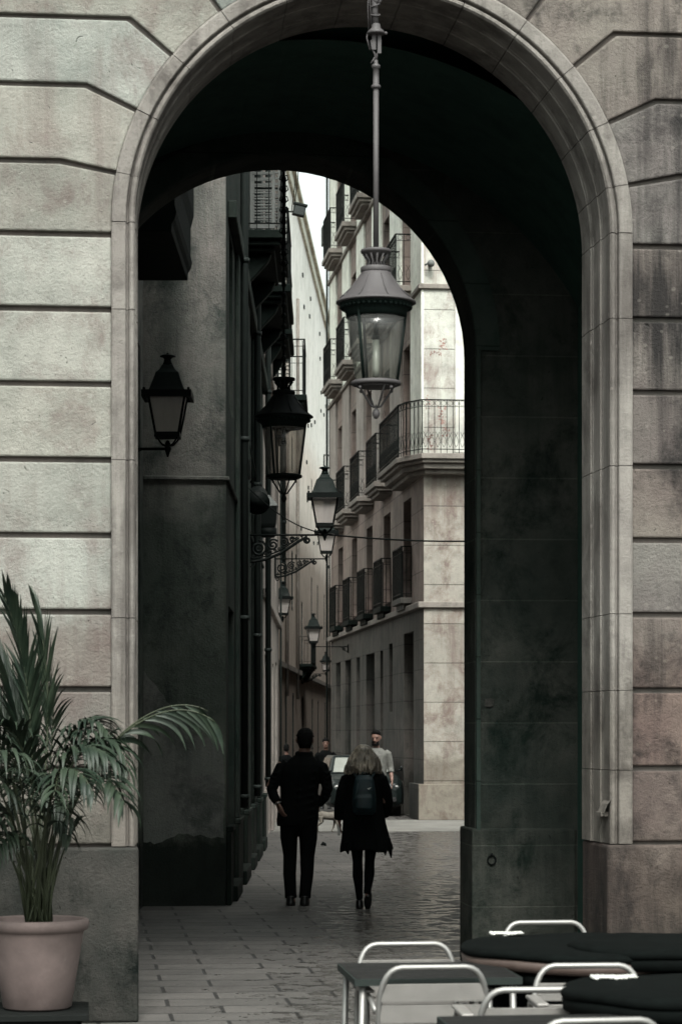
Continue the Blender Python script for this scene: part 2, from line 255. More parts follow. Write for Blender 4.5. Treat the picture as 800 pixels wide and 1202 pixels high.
# ------------------------------------------------------------------ mesh building
class MB:
    def __init__(s): s.v = []; s.f = []; s.sm = []
    def add(s, vs, fs, smooth=False):
        o = len(s.v); s.v += [Vector(p) for p in vs]; s.f += [tuple(i+o for i in f) for f in fs]; s.sm += [smooth]*len(fs); return s
    def box(s, a, b, mat=None):
        (x0, y0, z0), (x1, y1, z1) = a, b
        P = [Vector((x, y, z)) for z in (z0, z1) for y in (y0, y1) for x in (x0, x1)]
        if mat is not None: P = [mat @ p for p in P]
        return s.add(P, [(0, 2, 3, 1), (4, 5, 7, 6), (0, 1, 5, 4), (2, 6, 7, 3), (0, 4, 6, 2), (1, 3, 7, 5)])
    def prism(s, poly, fn0, fn1):
        n = len(poly); a = [fn0(p) for p in poly]; b = [fn1(p) for p in poly]
        return s.add(a+b, [tuple(range(n)), tuple(range(2*n-1, n-1, -1))]+[(i, (i+1) % n, n+(i+1) % n, n+i) for i in range(n)])
    def tube(s, pts, r, n=8, closed=False, cap=True, smooth=True, flat=1.0):
        pts = [Vector(p) for p in pts]; m = len(pts); rs = r if hasattr(r, '__len__') else [r]*m
        vs = []; up = None
        for i, p in enumerate(pts):
            if closed: t = pts[(i+1) % m]-pts[i-1]
            else: t = pts[min(i+1, m-1)]-pts[max(i-1, 0)]
            if t.length < 1e-9: t = Vector((0, 0, 1))
            t.normalize()
            if up is None:
                up = Vector((0, 0, 1)) if abs(t.z) < .9 else Vector((0, 1, 0))
            a = t.cross(up)
            if a.length < 1e-4: up = Vector((1, 0, 0)); a = t.cross(up)
            a.normalize(); b = a.cross(t).normalized(); up = b
            for k in range(n):
                an = 2*pi*k/n; vs.append(p+a*(cos(an)*rs[i])+b*(sin(an)*rs[i]*flat))
        fs = []
        for i in range(m if closed else m-1):
            j = (i+1) % m
            for k in range(n): k2 = (k+1) % n; fs.append((i*n+k, i*n+k2, j*n+k2, j*n+k))
        if cap and not closed: fs += [tuple(range(n))[::-1], tuple(range((m-1)*n, m*n))]
        return s.add(vs, fs, smooth)
    def lathe(s, prof, c=(0, 0, 0), n=24, smooth=True, rot=0, sy=1.0):
        c = Vector(c); vs = []; m = len(prof)
        for r, z in prof:
            for k in range(n):
                a = 2*pi*k/n+rot; vs.append(c+Vector((r*cos(a), r*sin(a)*sy, z)))
        fs = []
        for i in range(m-1):
            for k in range(n): k2 = (k+1) % n; fs.append((i*n+k, i*n+k2, (i+1)*n+k2, (i+1)*n+k))
        if prof[0][0] > 1e-6: fs.append(tuple(range(n))[::-1])
        if prof[-1][0] > 1e-6: fs.append(tuple(range((m-1)*n, m*n)))
        return s.add(vs, fs, smooth)
    def loft(s, rings, n=16, smooth=True):
        """rings: (centre, rx, ry) horizontal ellipses, or (centre, rx, ry, dir) ellipses facing dir"""
        vs = []
        for r in rings:
            c = Vector(r[0]); rx, ry = r[1], r[2]
            if len(r) > 3:
                t = Vector(r[3]).normalized(); x = Vector((1, 0, 0)); x = (x-t*x.dot(t)).normalized(); y = t.cross(x)
            else: x, y = Vector((1, 0, 0)), Vector((0, 1, 0))
            for k in range(n):
                a = 2*pi*k/n; vs.append(c+x*(cos(a)*rx)+y*(sin(a)*ry))
        m = len(rings); fs = []
        for i in range(m-1):
            for k in range(n): k2 = (k+1) % n; fs.append((i*n+k, i*n+k2, (i+1)*n+k2, (i+1)*n+k))
        fs += [tuple(range(n))[::-1], tuple(range((m-1)*n, m*n))]
        return s.add(vs, fs, smooth)
    def ball(s, c, r, n=12, m=8, sc=(1, 1, 1)):
        c = Vector(c); vs = [c+Vector((0, 0, -r*sc[2]))]
        for i in range(1, m):
            b = -pi/2+pi*i/m
            for k in range(n): a = 2*pi*k/n; vs.append(c+Vector((r*sc[0]*cos(a)*cos(b), r*sc[1]*sin(a)*cos(b), r*sc[2]*sin(b))))
        vs.append(c+Vector((0, 0, r*sc[2]))); fs = []
        for k in range(n): fs.append((0, 1+(k+1) % n, 1+k))
        for i in range(m-2):
            for k in range(n): k2 = (k+1) % n; fs.append((1+i*n+k, 1+i*n+k2, 1+(i+1)*n+k2, 1+(i+1)*n+k))
        t = len(vs)-1; o = 1+(m-2)*n
        for k in range(n): fs.append((o+k, o+(k+1) % n, t))
        return s.add(vs, fs, True)
    def build(s, name, mat, parent=None, bevel=0, seg=2, remesh=0, smoothit=0, recalc=True, world=True, subdiv=0):
        off = Vector((0, 0, 0))
        if parent is not None and world: off = parent['_w'] if '_w' in parent else wpos(parent)
        me = bpy.data.meshes.new(name); me.from_pydata([tuple(p-Vector(off)) for p in s.v], [], s.f)
        me.polygons.foreach_set('use_smooth', s.sm); me.materials.append(M[mat] if isinstance(mat, str) else mat)
        if recalc:
            bm = bmesh.new(); bm.from_mesh(me); bmesh.ops.recalc_face_normals(bm, faces=bm.faces); bm.to_mesh(me); bm.free()
        me.update()
        if getattr(s, 'tones', None):
            a_ = me.attributes.new('tone', 'FLOAT_COLOR', 'CORNER'); v_ = []
            for p_, t_ in zip(me.polygons, s.tones): v_ += [t_[0], t_[1], t_[2], 1]*p_.loop_total
            a_.data.foreach_set('color', v_)
        o = bpy.data.objects.new(name, me); COL.objects.link(o)
        if parent is not None: o.parent = parent
        if bevel:
            b = o.modifiers.new('bevel', 'BEVEL'); b.width = bevel; b.segments = seg; b.limit_method = 'ANGLE'; b.angle_limit = radians(35)
        if remesh:
            r = o.modifiers.new('remesh', 'REMESH'); r.mode = 'VOXEL'; r.voxel_size = remesh; r.use_smooth_shade = True
        if smoothit:
            r = o.modifiers.new('smooth', 'SMOOTH'); r.factor = .5; r.iterations = smoothit
        if subdiv:
            r = o.modifiers.new('subdiv', 'SUBSURF'); r.levels = subdiv; r.render_levels = subdiv
        return o
def wpos(o):
    p = Vector(o.location)
    while o.parent is not None: o = o.parent; p += Vector(o.location)
    return p
def tag(o, label, cat, group=None, kind=None):
    if label: o['label'] = label
    if cat: o['category'] = cat
    if group: o['group'] = group
    if kind: o['kind'] = kind
    return o
def thing(name, loc, label, cat, group=None):
    o = bpy.data.objects.new(name, None); COL.objects.link(o); o.location = loc; o.empty_display_size = .2
    return tag(o, label, cat, group)
def children(o): return [c for c in bpy.data.objects if c.parent == o]
def copy_tree(o, parent=None):
    kids = children(o)
    c = o.copy(); COL.objects.link(c); c.parent = parent
    for k in kids: copy_tree(k, c)
    return c
SKY, SUN, EXPO = .13, 1.8, 1.45
# ------------------------------------------------------------------ ground
g = MB(); g.add([(-150, -60, 0), (150, -60, 0), (150, 260, 0), (-150, 260, 0)], [(0, 1, 2, 3)])
tag(g.build('ground', 'paving'), None, None, kind='structure')

g = MB(); g.add([(-.5, 27.6, .004), (14, 27.2, .004), (14, 32.9, .004), (-.5, 33.2, .004)], [(0, 1, 2, 3)])
tag(g.build('side_street', 'concrete'), None, None, kind='structure')
# ------------------------------------------------------------------ arcade building with the two arches
AC, ZS, RI, RO = 0.102, 4.81, 1.45, 1.592
ARC = thing('arcade_building', (AC, 0.4, 0), 'pale rusticated stone building in the foreground pierced by the tall round-headed passage arch', 'building')
ARC['_w'] = (AC, 0.4, 0)
G = .0165                                    # half a groove
ZJ = [1.055, 1.52, 2.0, 2.465, 2.925, 3.38, 3.835, 4.285, 4.735]
AJ = [radians(a) for a in (10.8, 25.2, 39.6, 54.0, 68.4, 82.8)]
RB = 1.93
def pol(r, a, side): return (AC+side*r*cos(a), ZS+r*sin(a))
def block_polys(side, xo):
    X = lambda x: x
    polys = []
    xe = AC+side*RO
    for z0, z1 in zip(ZJ[:-1], ZJ[1:]):
        polys.append([(xo, z0+G), (xe, z0+G), (xe, z1-G), (xo, z1-G)])
    def topline(a):                          # joint at angle a, from the ring outwards, as (ring point, bend point, far point)
        return a
    zb = [ZS+RB*sin(a) for a in AJ]
    # springing course: horizontal joint below, first radial joint above
    da = G/RB
    arc = lambda a0, a1, n=6: [pol(RO, a0+(a1-a0)*i/n, side) for i in range(n+1)]
    p = [(xo, ZJ[-1]+G), (xe, ZJ[-1]+G), (xe, ZS)]+arc(.01, AJ[0]-da)+[pol(RB, AJ[0]-da, side), (xo, zb[0]-G)]
    polys.append(p)
    for i in range(len(AJ)-1):
        a0, a1 = AJ[i]+da, AJ[i+1]-da
        p = [(xo, zb[i]+G), pol(RB, a0, side)]+arc(a0, a1)+[pol(RB, a1, side), (xo, zb[i+1]-G)]
        if i >= 3: p = [pol(RB+.15*i, a0, side)]+arc(a0, a1)+[pol(RB+.15*i, a1, side)]
        polys.append(p)
    return polys
def block_mesh(polys, mb, rnd):
    for p in polys:
        j = rnd.uniform(-.004, .004)
        if not hasattr(mb, 'tones'): mb.tones = []
        b_ = rnd.uniform(.80, 1.14); w_ = rnd.uniform(-.05, .05); mb.tones += [(b_*(1+w_), b_, b_*(1-w_*.6))]*(len(p)+2)
        mb.prism(p, lambda q: (q[0], .045, q[1]), lambda q: (q[0], j, q[1]))
rnd = random.Random(3)
mb = MB(); block_mesh(block_polys(-1, -7.0), mb, rnd)
mb.build('pier_blocks', 'facade', ARC, bevel=.011, seg=2)
mb = MB()
pr = block_polys(1, 7.5)
# split the right-hand courses with upright joints
out = []
for k, p in enumerate(pr):
    if k < len(ZJ)-1:
        z0, z1 = p[0][1], p[2][1]; xs = [AC+RO, [3.1, 2.03][k % 2], 4.3, 7.5]
        for a, b in zip(xs[:-1], xs[1:]): out.append([(a+(.002 if a > 1.8 else 0), z0), (b-.002, z0), (b-.002, z1), (a+(.002 if a > 1.8 else 0), z1)])
    else: out.append(p)
block_mesh(out, mb, rnd); mb.build('pier_blocks', 'facade_r', ARC, bevel=.011, seg=2)
# wall core behind the blocks (front face seen in the grooves)
def arch_plate(mb, x0, x1, ztop, cx, zs, R, y0, y1, zb=0, n=40, R2=None):
    pts = [(cx-R, zb)]+[(cx-R*cos(pi*i/n), zs+R*sin(pi*i/n)) for i in range(n+1)]+[(cx+R, zb)]
    # quads strips left, top, right
    def quadcol(pa, pb, y):   # column strip between two arch points up to ztop
        return [(pa[0], y, pa[1]), (pb[0], y, pb[1]), (pb[0], y, ztop), (pa[0], y, ztop)]
    for y in (y0, y1):
        mb.add([(x0, y, zb), (cx-R, y, zb), (cx-R, y, ztop), (x0, y, ztop)], [(0, 1, 2, 3)])
        mb.add([(cx+R, y, zb), (x1, y, zb), (x1, y, ztop), (cx+R, y, ztop)], [(0, 1, 2, 3)])
        for i in range(1, n+1): mb.add(quadcol(pts[i], pts[i+1], y), [(0, 1, 2, 3)])
    for i in range(len(pts)-1):
        a, b = pts[i], pts[i+1]; mb.add([(a[0], y0, a[1]), (b[0], y0, b[1]), (b[0], y1, b[1]), (a[0], y1, a[1])], [(0, 1, 2, 3)], 1 <= i <= n)
    for x in (x0, x1): mb.add([(x, y0, zb), (x, y1, zb), (x, y1, ztop), (x, y0, ztop)], [(0, 1, 2, 3)])
    mb.add([(x0, y0, ztop), (x1, y0, ztop), (x1, y1, ztop), (x0, y1, ztop)], [(0, 1, 2, 3)])
mb = MB(); arch_plate(mb, -7, 7.5, 12.2, AC, ZS, 1.50, .035, .70)
mb.build('wall', 'groove', ARC, recalc=False)
# upper storey windows, cornice (above the picture)
mb = MB(); mb.box((-7.2, -.35, 12.2), (7.7, 3.9, 12.5)); mb.box((-7.1, -.15, 11.9), (7.6, .03, 12.2)); mb.build('cornice', 'mould', ARC, bevel=.03)
for x in (-4.5, -1.8, 2.0, 4.7):
    mb = MB(); mb.box((x-.65, -.06, 7.6), (x-.5, .03, 10.3)); mb.box((x+.5, -.06, 7.6), (x+.65, .03, 10.3)); mb.box((x-.75, -.1, 10.3), (x+.75, .03, 10.5)); f = mb.build('window', 'mould', ARC)
    mb = MB(); mb.box((x-.5, .0, 7.6), (x+.5, .03, 10.3)); mb.build('pane', 'winglass', f)
# archivolt and jamb moulding, one profile swept round the opening
prof = [(1.592, .04), (1.592, -.018), (1.580, -.026), (1.512, -.026), (1.506, -.020), (1.502, .012), (1.493, .014), (1.488, -.010), (1.478, -.022), (1.464, -.022), (1.453, -.010), (1.450, .02),
        (1.450, .17), (1.446, .18), (1.446, .20), (1.4375, .205), (1.4375, .40), (1.433, .41), (1.433, .43), (1.425, .44), (1.425, .70), (1.62, .705)]
def sweep(mb, prof, path_n=56, z0=1.055):
    stations = []
    zz = [z0, 1.52, 2.0, 2.465, 2.925, 3.38, 3.835, 4.285, 4.735, 4.81]
    for s in (-1,):
        for z in zz: stations.append(('L', z))
    for i in range(1, path_n): stations.append(('A', pi-pi*i/path_n))
    for z in zz[::-1]: stations.append(('R', z))
    vs = []
    for k, v in stations:
        for r, y in prof:
            if k == 'L': vs.append((AC-r, y, v))
            elif k == 'R': vs.append((AC+r, y, v))
            else: vs.append((AC+r*cos(v), y, ZS+r*sin(v)))
    m = len(prof); fs = []
    for i in range(len(stations)-1):
        for j in range(m-1): fs.append((i*m+j, i*m+j+1, (i+1)*m+j+1, (i+1)*m+j))
    mb.add(vs, fs, False)
# real open joints between the voussoirs: each stone its own short sweep with a 3 mm gap
def sweep_piece(mb, prof, st, g):
    vs = []; m = len(prof)
    for k, v in st:
        for r, y in prof:
            if k == 'L': vs.append((AC-r, y, v))
            elif k == 'R': vs.append((AC+r, y, v))
            else: vs.append((AC+r*cos(v), y, ZS+r*sin(v)))
    fs = []
    for i in range(len(st)-1):
        for j in range(m-1): fs.append((i*m+j, i*m+j+1, (i+1)*m+j+1, (i+1)*m+j))
    fs.append(tuple(range(m))); fs.append(tuple(range((len(st)-1)*m, len(st)*m)))
    mb.add(vs, fs, False)
mb = MB(); g3 = .0022
rr = random.Random(5)
zz = [1.055, 1.52, 2.43, 3.38, 4.285, 4.81]
for s in 'LR':
    zs_ = zz if s == 'L' else [1.055, 1.51, 2.0, 2.47, 3.38, 4.285, 4.81]
    for a, b in zip(zs_[:-1], zs_[1:]):
        dy = rr.uniform(-.0025, .0025); sweep_piece(mb, [(r, y+dy) for r, y in prof], [(s, a+g3), (s, b-g3)], 0)
cuts = [0]+[a for a in AJ]+[pi-a for a in AJ[::-1]]+[pi]
for a, b in zip(cuts[:-1], cuts[1:]):
    n = max(3, int((b-a)/.05)); dy = rr.uniform(-.003, .003); e = .0015
    sweep_piece(mb, [(r, y+dy) for r, y in prof], [('A', a+e+(b-a-2*e)*i/n) for i in range(n+1)], 0)
mb.build('arch_moulding', 'mould', ARC)
mb = MB()          # chamfer stop carved low on the right jamb
mb.add([(1.535, -.028, 1.30), (1.535, .16, 1.30), (1.515, .16, 1.245), (1.515, -.028, 1.245), (1.56, -.028, 1.33), (1.56, .16, 1.33)], [(0, 1, 2, 3), (4, 5, 1, 0)])
mb.box((1.505, .03, 1.225), (1.56, .20, 1.25)); mb.build('chamfer_stop', 'mould', ARC)
# plinths
for side, mt in ((-1, 'plinth'), (1, 'facade_r')):
    mb = MB(); xi = AC+side*1.43
    xs = sorted([xi, AC+side*7.3]); mb.box((xs[0], -.045, 0), (xs[1], .72, 1.05))
    mb.tones = [(1, 1, 1)]*6
    o = mb.build('plinth', mt, ARC, bevel=.018, seg=3)
# vaulted bay between the arches: solid block with a segmental barrel cut through
mb = MB(); cx, cz, R = -.14, 3.70, 2.447
xl, xr = -2.45, 1.99
pts = [(xl, 0), (xl, cz+sqrt(R*R-(xl-cx)**2))]
a0 = math.acos((xl-cx)/R); a1 = math.acos((xr-cx)/R)
pts += [(cx+R*cos(a0+(a1-a0)*i/30), cz+R*sin(a0+(a1-a0)*i/30)) for i in range(1, 30)]+[(xr, cz+sqrt(R*R-(xr-cx)**2)), (xr, 0)]
for i in range(len(pts)-1):
    a, b = pts[i], pts[i+1]; mb.add([(a[0], .69, a[1]), (b[0], .69, b[1]), (b[0], 3.10, b[1]), (a[0], 3.10, a[1])], [(0, 1, 2, 3)])
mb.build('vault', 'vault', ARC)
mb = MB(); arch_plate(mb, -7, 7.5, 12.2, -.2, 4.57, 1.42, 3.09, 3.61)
mb.build('rear_wall', 'passage_shade', ARC, recalc=False)
mb = MB()          # shallow raised ring, jamb fillet and impost of the rear arch
n = 44
for r0, r1, y in ((1.42, 1.60, 3.068), (1.425, 1.455, 3.052)):
    vs = []; stt = [(-.2-1, 1.0, 'L')]
    path = [('L', .97), ('L', 4.57)]+[('A', pi-pi*i/n) for i in range(1, n)]+[('R', 4.57), ('R', .97)]
    if r1 > 1.5: path = path[1:-1]
    for k, v in path:
        for r, yy in ((r1, 3.10), (r1, y), (r0, y), (r0, 3.10)):
            vs.append((-.2-r, yy, v) if k == 'L' else (-.2+r, yy, v) if k == 'R' else (-.2+r*cos(v), yy, 4.57+r*sin(v)))
    mb.add(vs, [(i*4+j, i*4+j+1, (i+1)*4+j+1, (i+1)*4+j) for i in range(len(path)-1) for j in range(3)])
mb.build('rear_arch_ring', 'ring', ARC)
for a, b in ((1.19, 1.97), (-2.43, -1.60)): mb = MB(); mb.box((a, 3.05, 0), (b, 3.64, 1.03)); mb.build('rear_plinth', 'passage_shade', ARC, bevel=.015)
c = W(575, 825, 17.86); mb = MB(); mb.prism([(c.x-.035, c.z-.025), (c.x-.03, c.z+.03), (c.x+.01, c.z+.035), (c.x+.036, c.z+.028), (c.x+.03, c.z-.02), (c.x, c.z-.032)], lambda q: (q[0], 3.078, q[1]), lambda q: (q[0], 3.10, q[1])); mb.build('stone_chip_repair', 'plinth', ARC)
mb = MB()          # iron ring on the rear pier
c = Vector((1.335, 3.04, .80)); mb.tube([c+Vector((.03*cos(a), 0, .035*sin(a))) for a in [2*pi*i/14 for i in range(14)]], .006, 6, closed=True); mb.ball(c+Vector((0, 0, .038)), .013); mb.build('iron_ring', 'iron', ARC)
# fill over the vault so that no light leaks in
mb = MB(); mb.box((-6.9, .70, 6.25), (7.4, 3.09, 12.15)); mb.box((-6.9, .70, 0), (-2.46, 3.09, 6.25)); mb.box((2.0, .70, 0), (7.4, 3.09, 6.25)); mb.build('core', 'vault', ARC)

# ------------------------------------------------------------------ facades with real openings
class Fac:
    def __init__(s, o, t, n): s.o = Vector((*o, 0)); s.t = Vector((*t, 0)).normalized(); s.n = Vector((*n, 0)).normalized()
    def P(s, a, off, z): p = s.o+s.t*a+s.n*off; return Vector((p.x, p.y, z))
    def box(s, mb, a0, a1, z0, z1, o0, o1):
        P = [s.P(a, o, z) for z in (z0, z1) for o in (o0, o1) for a in (a0, a1)]
        mb.add(P, [(0, 2, 3, 1), (4, 5, 7, 6), (0, 1, 5, 4), (2, 6, 7, 3), (0, 4, 6, 2), (1, 3, 7, 5)])
    def panel(s, mb, a0, a1, z0, z1, ops, dep=.25):
        As = sorted(set([a0, a1]+[v for o in ops for v in o[:2] if a0 < v < a1])); Zs = sorted(set([z0, z1]+[v for o in ops for v in o[2:4] if z0 < v < z1]))
        for i in range(len(As)-1):
            for j in range(len(Zs)-1):
                ca, cz = (As[i]+As[i+1])/2, (Zs[j]+Zs[j+1])/2
                if any(o[0] < ca < o[1] and o[2] < cz < o[3] for o in ops): continue
                mb.add([s.P(As[i], 0, Zs[j]), s.P(As[i+1], 0, Zs[j]), s.P(As[i+1], 0, Zs[j+1]), s.P(As[i], 0, Zs[j+1])], [(0, 1, 2, 3)])
        for o in ops:
            a, b, c, d = o[:4]
            for q in (((a, c), (b, c)), ((b, c), (b, d)), ((b, d), (a, d)), ((a, d), (a, c))):
                (u0, v0), (u1, v1) = q
                mb.add([s.P(u0, 0, v0), s.P(u1, 0, v1), s.P(u1, -dep, v1), s.P(u0, -dep, v0)], [(0, 1, 2, 3)])
    def window(s, parent, o, dep=.25, kind='window', fm='frame', gm='winglass', bars=1):
        a, b, c, d = o[:4]; mb = MB(); w = .07
        s.box(mb, a, a+w, c, d, -dep, -dep+.06); s.box(mb, b-w, b, c, d, -dep, -dep+.06); s.box(mb, a+w, b-w, d-w, d, -dep, -dep+.06); s.box(mb, a+w, b-w, c, c+w*1.3, -dep, -dep+.06)
        m = (a+b)/2; s.box(mb, m-.04, m+.04, c+w, d-w, -dep, -dep+.05)
        if kind == 'window':
            for k in range(1, bars+2): z = c+(d-c)*k/(bars+2); s.box(mb, a+w, b-w, z-.02, z+.02, -dep, -dep+.045)
            f = mb.build('window', fm, parent)
            mb = MB(); s.box(mb, a+.01, b-.01, c+.01, d-.01, -dep-.03, -dep+.01); mb.build('pane', gm, f)
        else:
            for (u0, u1) in ((a+w, m-.04), (m+.04, b-w)):
                for (v0, v1) in ((c+.15, c+(d-c)*.42), (c+(d-c)*.47, d-.15)):
                    s.box(mb, u0+.06, u1-.06, v0, v1, -dep, -dep+.03)
            s.box(mb, a+.01, b-.01, c+.01, d-.01, -dep-.04, -dep+.012)
            f = mb.build('door', fm, parent)
            mb = MB(); mb.ball(s.P(m+.07, -dep+.07, c+1.05), .035); mb.build('handle', 'iron', f)
        return f
def railing(fac, a0, a1, z, proj, parent, h=1.05, mat='iron', bw=.011, gap=.115, deco=True, inset=.05):
    mb = MB()
    p = [fac.P(a0, 0.02, 0), fac.P(a0, proj, 0), fac.P(a1, proj, 0), fac.P(a1, 0.02, 0)]
    rail_path(mb, p, z, h, bw, gap, deco); return mb.build('railing', mat, parent)
def rail_path(mb, p, z, h, bw=.011, gap=.115, deco=True):
    for i in range(len(p)-1):
        a, b = Vector(p[i]), Vector(p[i+1]); L = (b-a).length; n = max(1, int(L/gap)); d = (b-a).normalized(); q = Vector((-d.y, d.x, 0))
        for zz, t in ((z+h, .018), (z+.08, .012), (z+h-.13, .008)):
            for_box(mb, a, b, zz-t*.6, zz+t*.6, q, t)
        for k in range(n+1):
            c = a+(b-a)*(k/n)
            for_box(mb, c-d*bw*.5, c+d*bw*.5, z, z+h, q, bw*.5 if 0 < k < n else bw*1.1)
            if deco and k < n:
                m = a+(b-a)*((k+.5)/n); r = min(.05, L/n*.42)
                for zc in (z+h-.065,): mb.tube([m+d*(r*cos(t))+Vector((0, 0, zc+r*sin(t))) for t in [2*pi*j/8 for j in range(8)]], .005, 3, closed=True, smooth=False)
                for sg in (-1, 1): mb.tube([m+d*(sg*r*.9*sin(t*1.3))+Vector((0, 0, z+.12+.3*t/pi)) for t in [pi*j/6 for j in range(7)]], .005, 3, smooth=False)
def for_box(mb, a, b, z0, z1, q, t):
    P = [Vector((c.x, c.y, z))+q*s for z in (z0, z1) for s in (-t, t) for c in (a, b)]
    mb.add(P, [(0, 2, 3, 1), (4, 5, 7, 6), (0, 1, 5, 4), (2, 6, 7, 3), (0, 4, 6, 2), (1, 3, 7, 5)])
def balcony(fac, a0, a1, z, proj, parent, mat='slab', th=.2, h=1.05, rail=True):
    mb = MB()
    # moulded slab: three stepped courses
    for k, (zz0, zz1, e) in enumerate(((z-th*.45, z, 0), (z-th*.75, z-th*.45, .06), (z-th, z-th*.75, .13))):
        fac.box(mb, a0+e, a1-e, zz0, zz1, -.05, proj+.05-e)
    for aa in (() if mat == 'slab' else (a0+.25, a1-.25-.16)):
        P = [(0, -th), (proj-.12, -th), (proj-.16, -th-.1), (.08, -th-.34), (0, -th-.36)]
        mb.prism(P, lambda q: fac.P(aa, q[0], z+q[1]), lambda q: fac.P(aa+.16, q[0], z+q[1]))
    b = mb.build('balcony', mat, parent, bevel=.012, seg=1)
    railing(fac, a0+.05, a1-.05, z, proj, b, h, deco=(mat == 'slab')); return b
def body(poly, z, parent, mat, inset=.32):
    mb = MB(); mb.prism(poly, lambda q: (q[0], q[1], 0.02), lambda q: (q[0], q[1], z)); return mb.build('wall_core', mat, parent)

# ---- left, near: dark grey rendered building that closes the little court, then follows the lane
TL = Vector((sin(radians(5.77)), cos(radians(5.77)), 0)); NLf = Vector((TL.y, -TL.x, 0))
A0 = Vector((-1.07, 9.68, 0)); A1 = Vector((-.243, 9.68, 0)); HL = 17.0
B = thing('rendered_building', (-2.5, 14, 0), 'dark grey rendered building with blank stained end wall behind the left pier', 'building')
F_side = Fac((-1.70, 3.62), (A0-Vector((-1.70, 3.62, 0))).xy, (1, -.104)); Ls = (A0-Vector((-1.70, 3.62, 0))).length
opS = [(4.2, 5.75, 0.02, 5.55)]
mb = MB(); F_side.panel(mb, 0, Ls, 0, HL, opS, .3)
F_end = Fac(A0.xy, (1, 0), (0, -1)); Le = (A1-A0).length
F_end.panel(mb, 0, Le, 0, HL, [], .2)
F_L = Fac(A1.xy, TL.xy, NLf.xy); LN = 13.5
opsL = [(.62, 2.0, .02, 3.05), (3.35, 4.9, .02, 3.55), (6.3, 7.4, .02, 3.1), (8.4, 10.0, .02, 3.3), (11.2, 12.4, .02, 3.1),
        (.8, 1.7, 5.1, 6.95), (3.6, 4.6, 4.2, 6.3), (6.4, 7.4, 4.2, 6.3), (9.0, 10.0, 4.2, 6.3), (11.4, 12.4, 4.2, 6.3),
        (5.3, 6.5, 7.75, 10.1), (9.3, 10.5, 7.75, 10.1), (5.3, 6.5, 11.4, 13.5), (9.3, 10.5, 11.4, 13.5)]
mb.build('wall', 'greyrender', B, recalc=False)
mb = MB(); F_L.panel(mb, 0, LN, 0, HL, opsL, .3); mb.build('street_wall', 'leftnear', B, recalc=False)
for o in opsL:
    if o[2] < 1: F_L.window(B, o, .28, 'door', 'door')
    else: F_L.window(B, o, .26)
F_side.window(B, opS[0], .28, 'door', 'door')
e2 = A1+TL*LN
i_ = NLf*(-.33)
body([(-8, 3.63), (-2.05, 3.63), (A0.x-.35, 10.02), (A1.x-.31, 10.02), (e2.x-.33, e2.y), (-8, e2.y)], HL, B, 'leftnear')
mb = MB()          # dado between the doors, string course, pilaster strips
prev = 0
for o in [x for x in opsL if x[2] < 1]+[(LN, LN)]:
    F_L.box(mb, prev+.02, o[0]-.03, 0, .74, .002, .055); F_L.box(mb, prev+.02, o[0]-.03, .74, .80, .002, .075); prev = o[1]+.03
for a in (2.3, 5.4, 7.9, 10.5): F_L.box(mb, a, a+.42, .8, 7.0, .002, .05)
for o in opsL:
    if o[2] < 1: F_L.box(mb, o[0]-.02, o[1]+.02, 0, .16, -.1, .10)
mb.build('dado', 'leftnear', B, bevel=.01, seg=1)
mb = MB(); F_end.box(mb, -.0, Le+.035, 4.27, 4.315, .002, .035); mb.build('string_course', 'greyrender', B, bevel=.01, seg=1)
mb = MB(); F_L.box(mb, .0, LN-.5, 4.27, 4.315, .002, .035); mb.build('string_course', 'leftnear', B, bevel=.01, seg=1)
mb = MB(); F_L.box(mb, .5, LN, 7.02, 7.2, .002, .09); mb.build('string_course', 'leftnear', B, bevel=.01, seg=1)
mb = MB(); F_end.box(mb, -.3, -.0, 0, .001, .0, .001) if False else None
q = [W(u, v, 24.3) for u, v in ((150, 772), (170, 790), (196, 822), (214, 846), (230, 862), (262, 868), (262, 984), (215, 978), (180, 990), (150, 984))]
q2 = []; rq = random.Random(6)
for i_, a_ in enumerate(q):
    b_ = q[(i_+1) % len(q)]; n_ = 7
    for j_ in range(n_): q2.append(a_.lerp(b_, j_/n_)+Vector((rq.uniform(-.012, .012), 0, rq.uniform(-.018, .018))))
q = q2
mb = MB(); mb.prism(q, lambda p: (max(A0.x+.004, min(A1.x-.012, p.x)), A0.y-.004, p.z), lambda p: (max(A0.x+.004, min(A1.x-.012, p.x)), A0.y+.01, p.z)); mb.build('render_patch', 'patch', B)
mb = MB(); F_L.box(mb, -.4, LN, HL-.3, HL+.05, -.2, .4); F_end.box(mb, -.4, Le+.4, HL-.3, HL+.05, -.2, .4); mb.build('cornice', 'leftnear', B)
mb = MB()
for a in (2.75, 7.7, 13.2):
    mb.tube([F_L.P(a, .09, .9), F_L.P(a, .09, HL-.4)], .045, 8)
    for z in range(1, 16, 2): mb.tube([F_L.P(a, .09, z), F_L.P(a, .09, z+.05)], .058, 8)
mb.build('downpipe', 'frame', B)
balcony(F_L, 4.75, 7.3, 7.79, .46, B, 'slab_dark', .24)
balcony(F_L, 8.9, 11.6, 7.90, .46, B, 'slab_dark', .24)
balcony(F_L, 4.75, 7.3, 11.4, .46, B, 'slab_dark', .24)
balcony(F_L, 8.9, 11.6, 11.4, .46, B, 'slab_dark', .24)
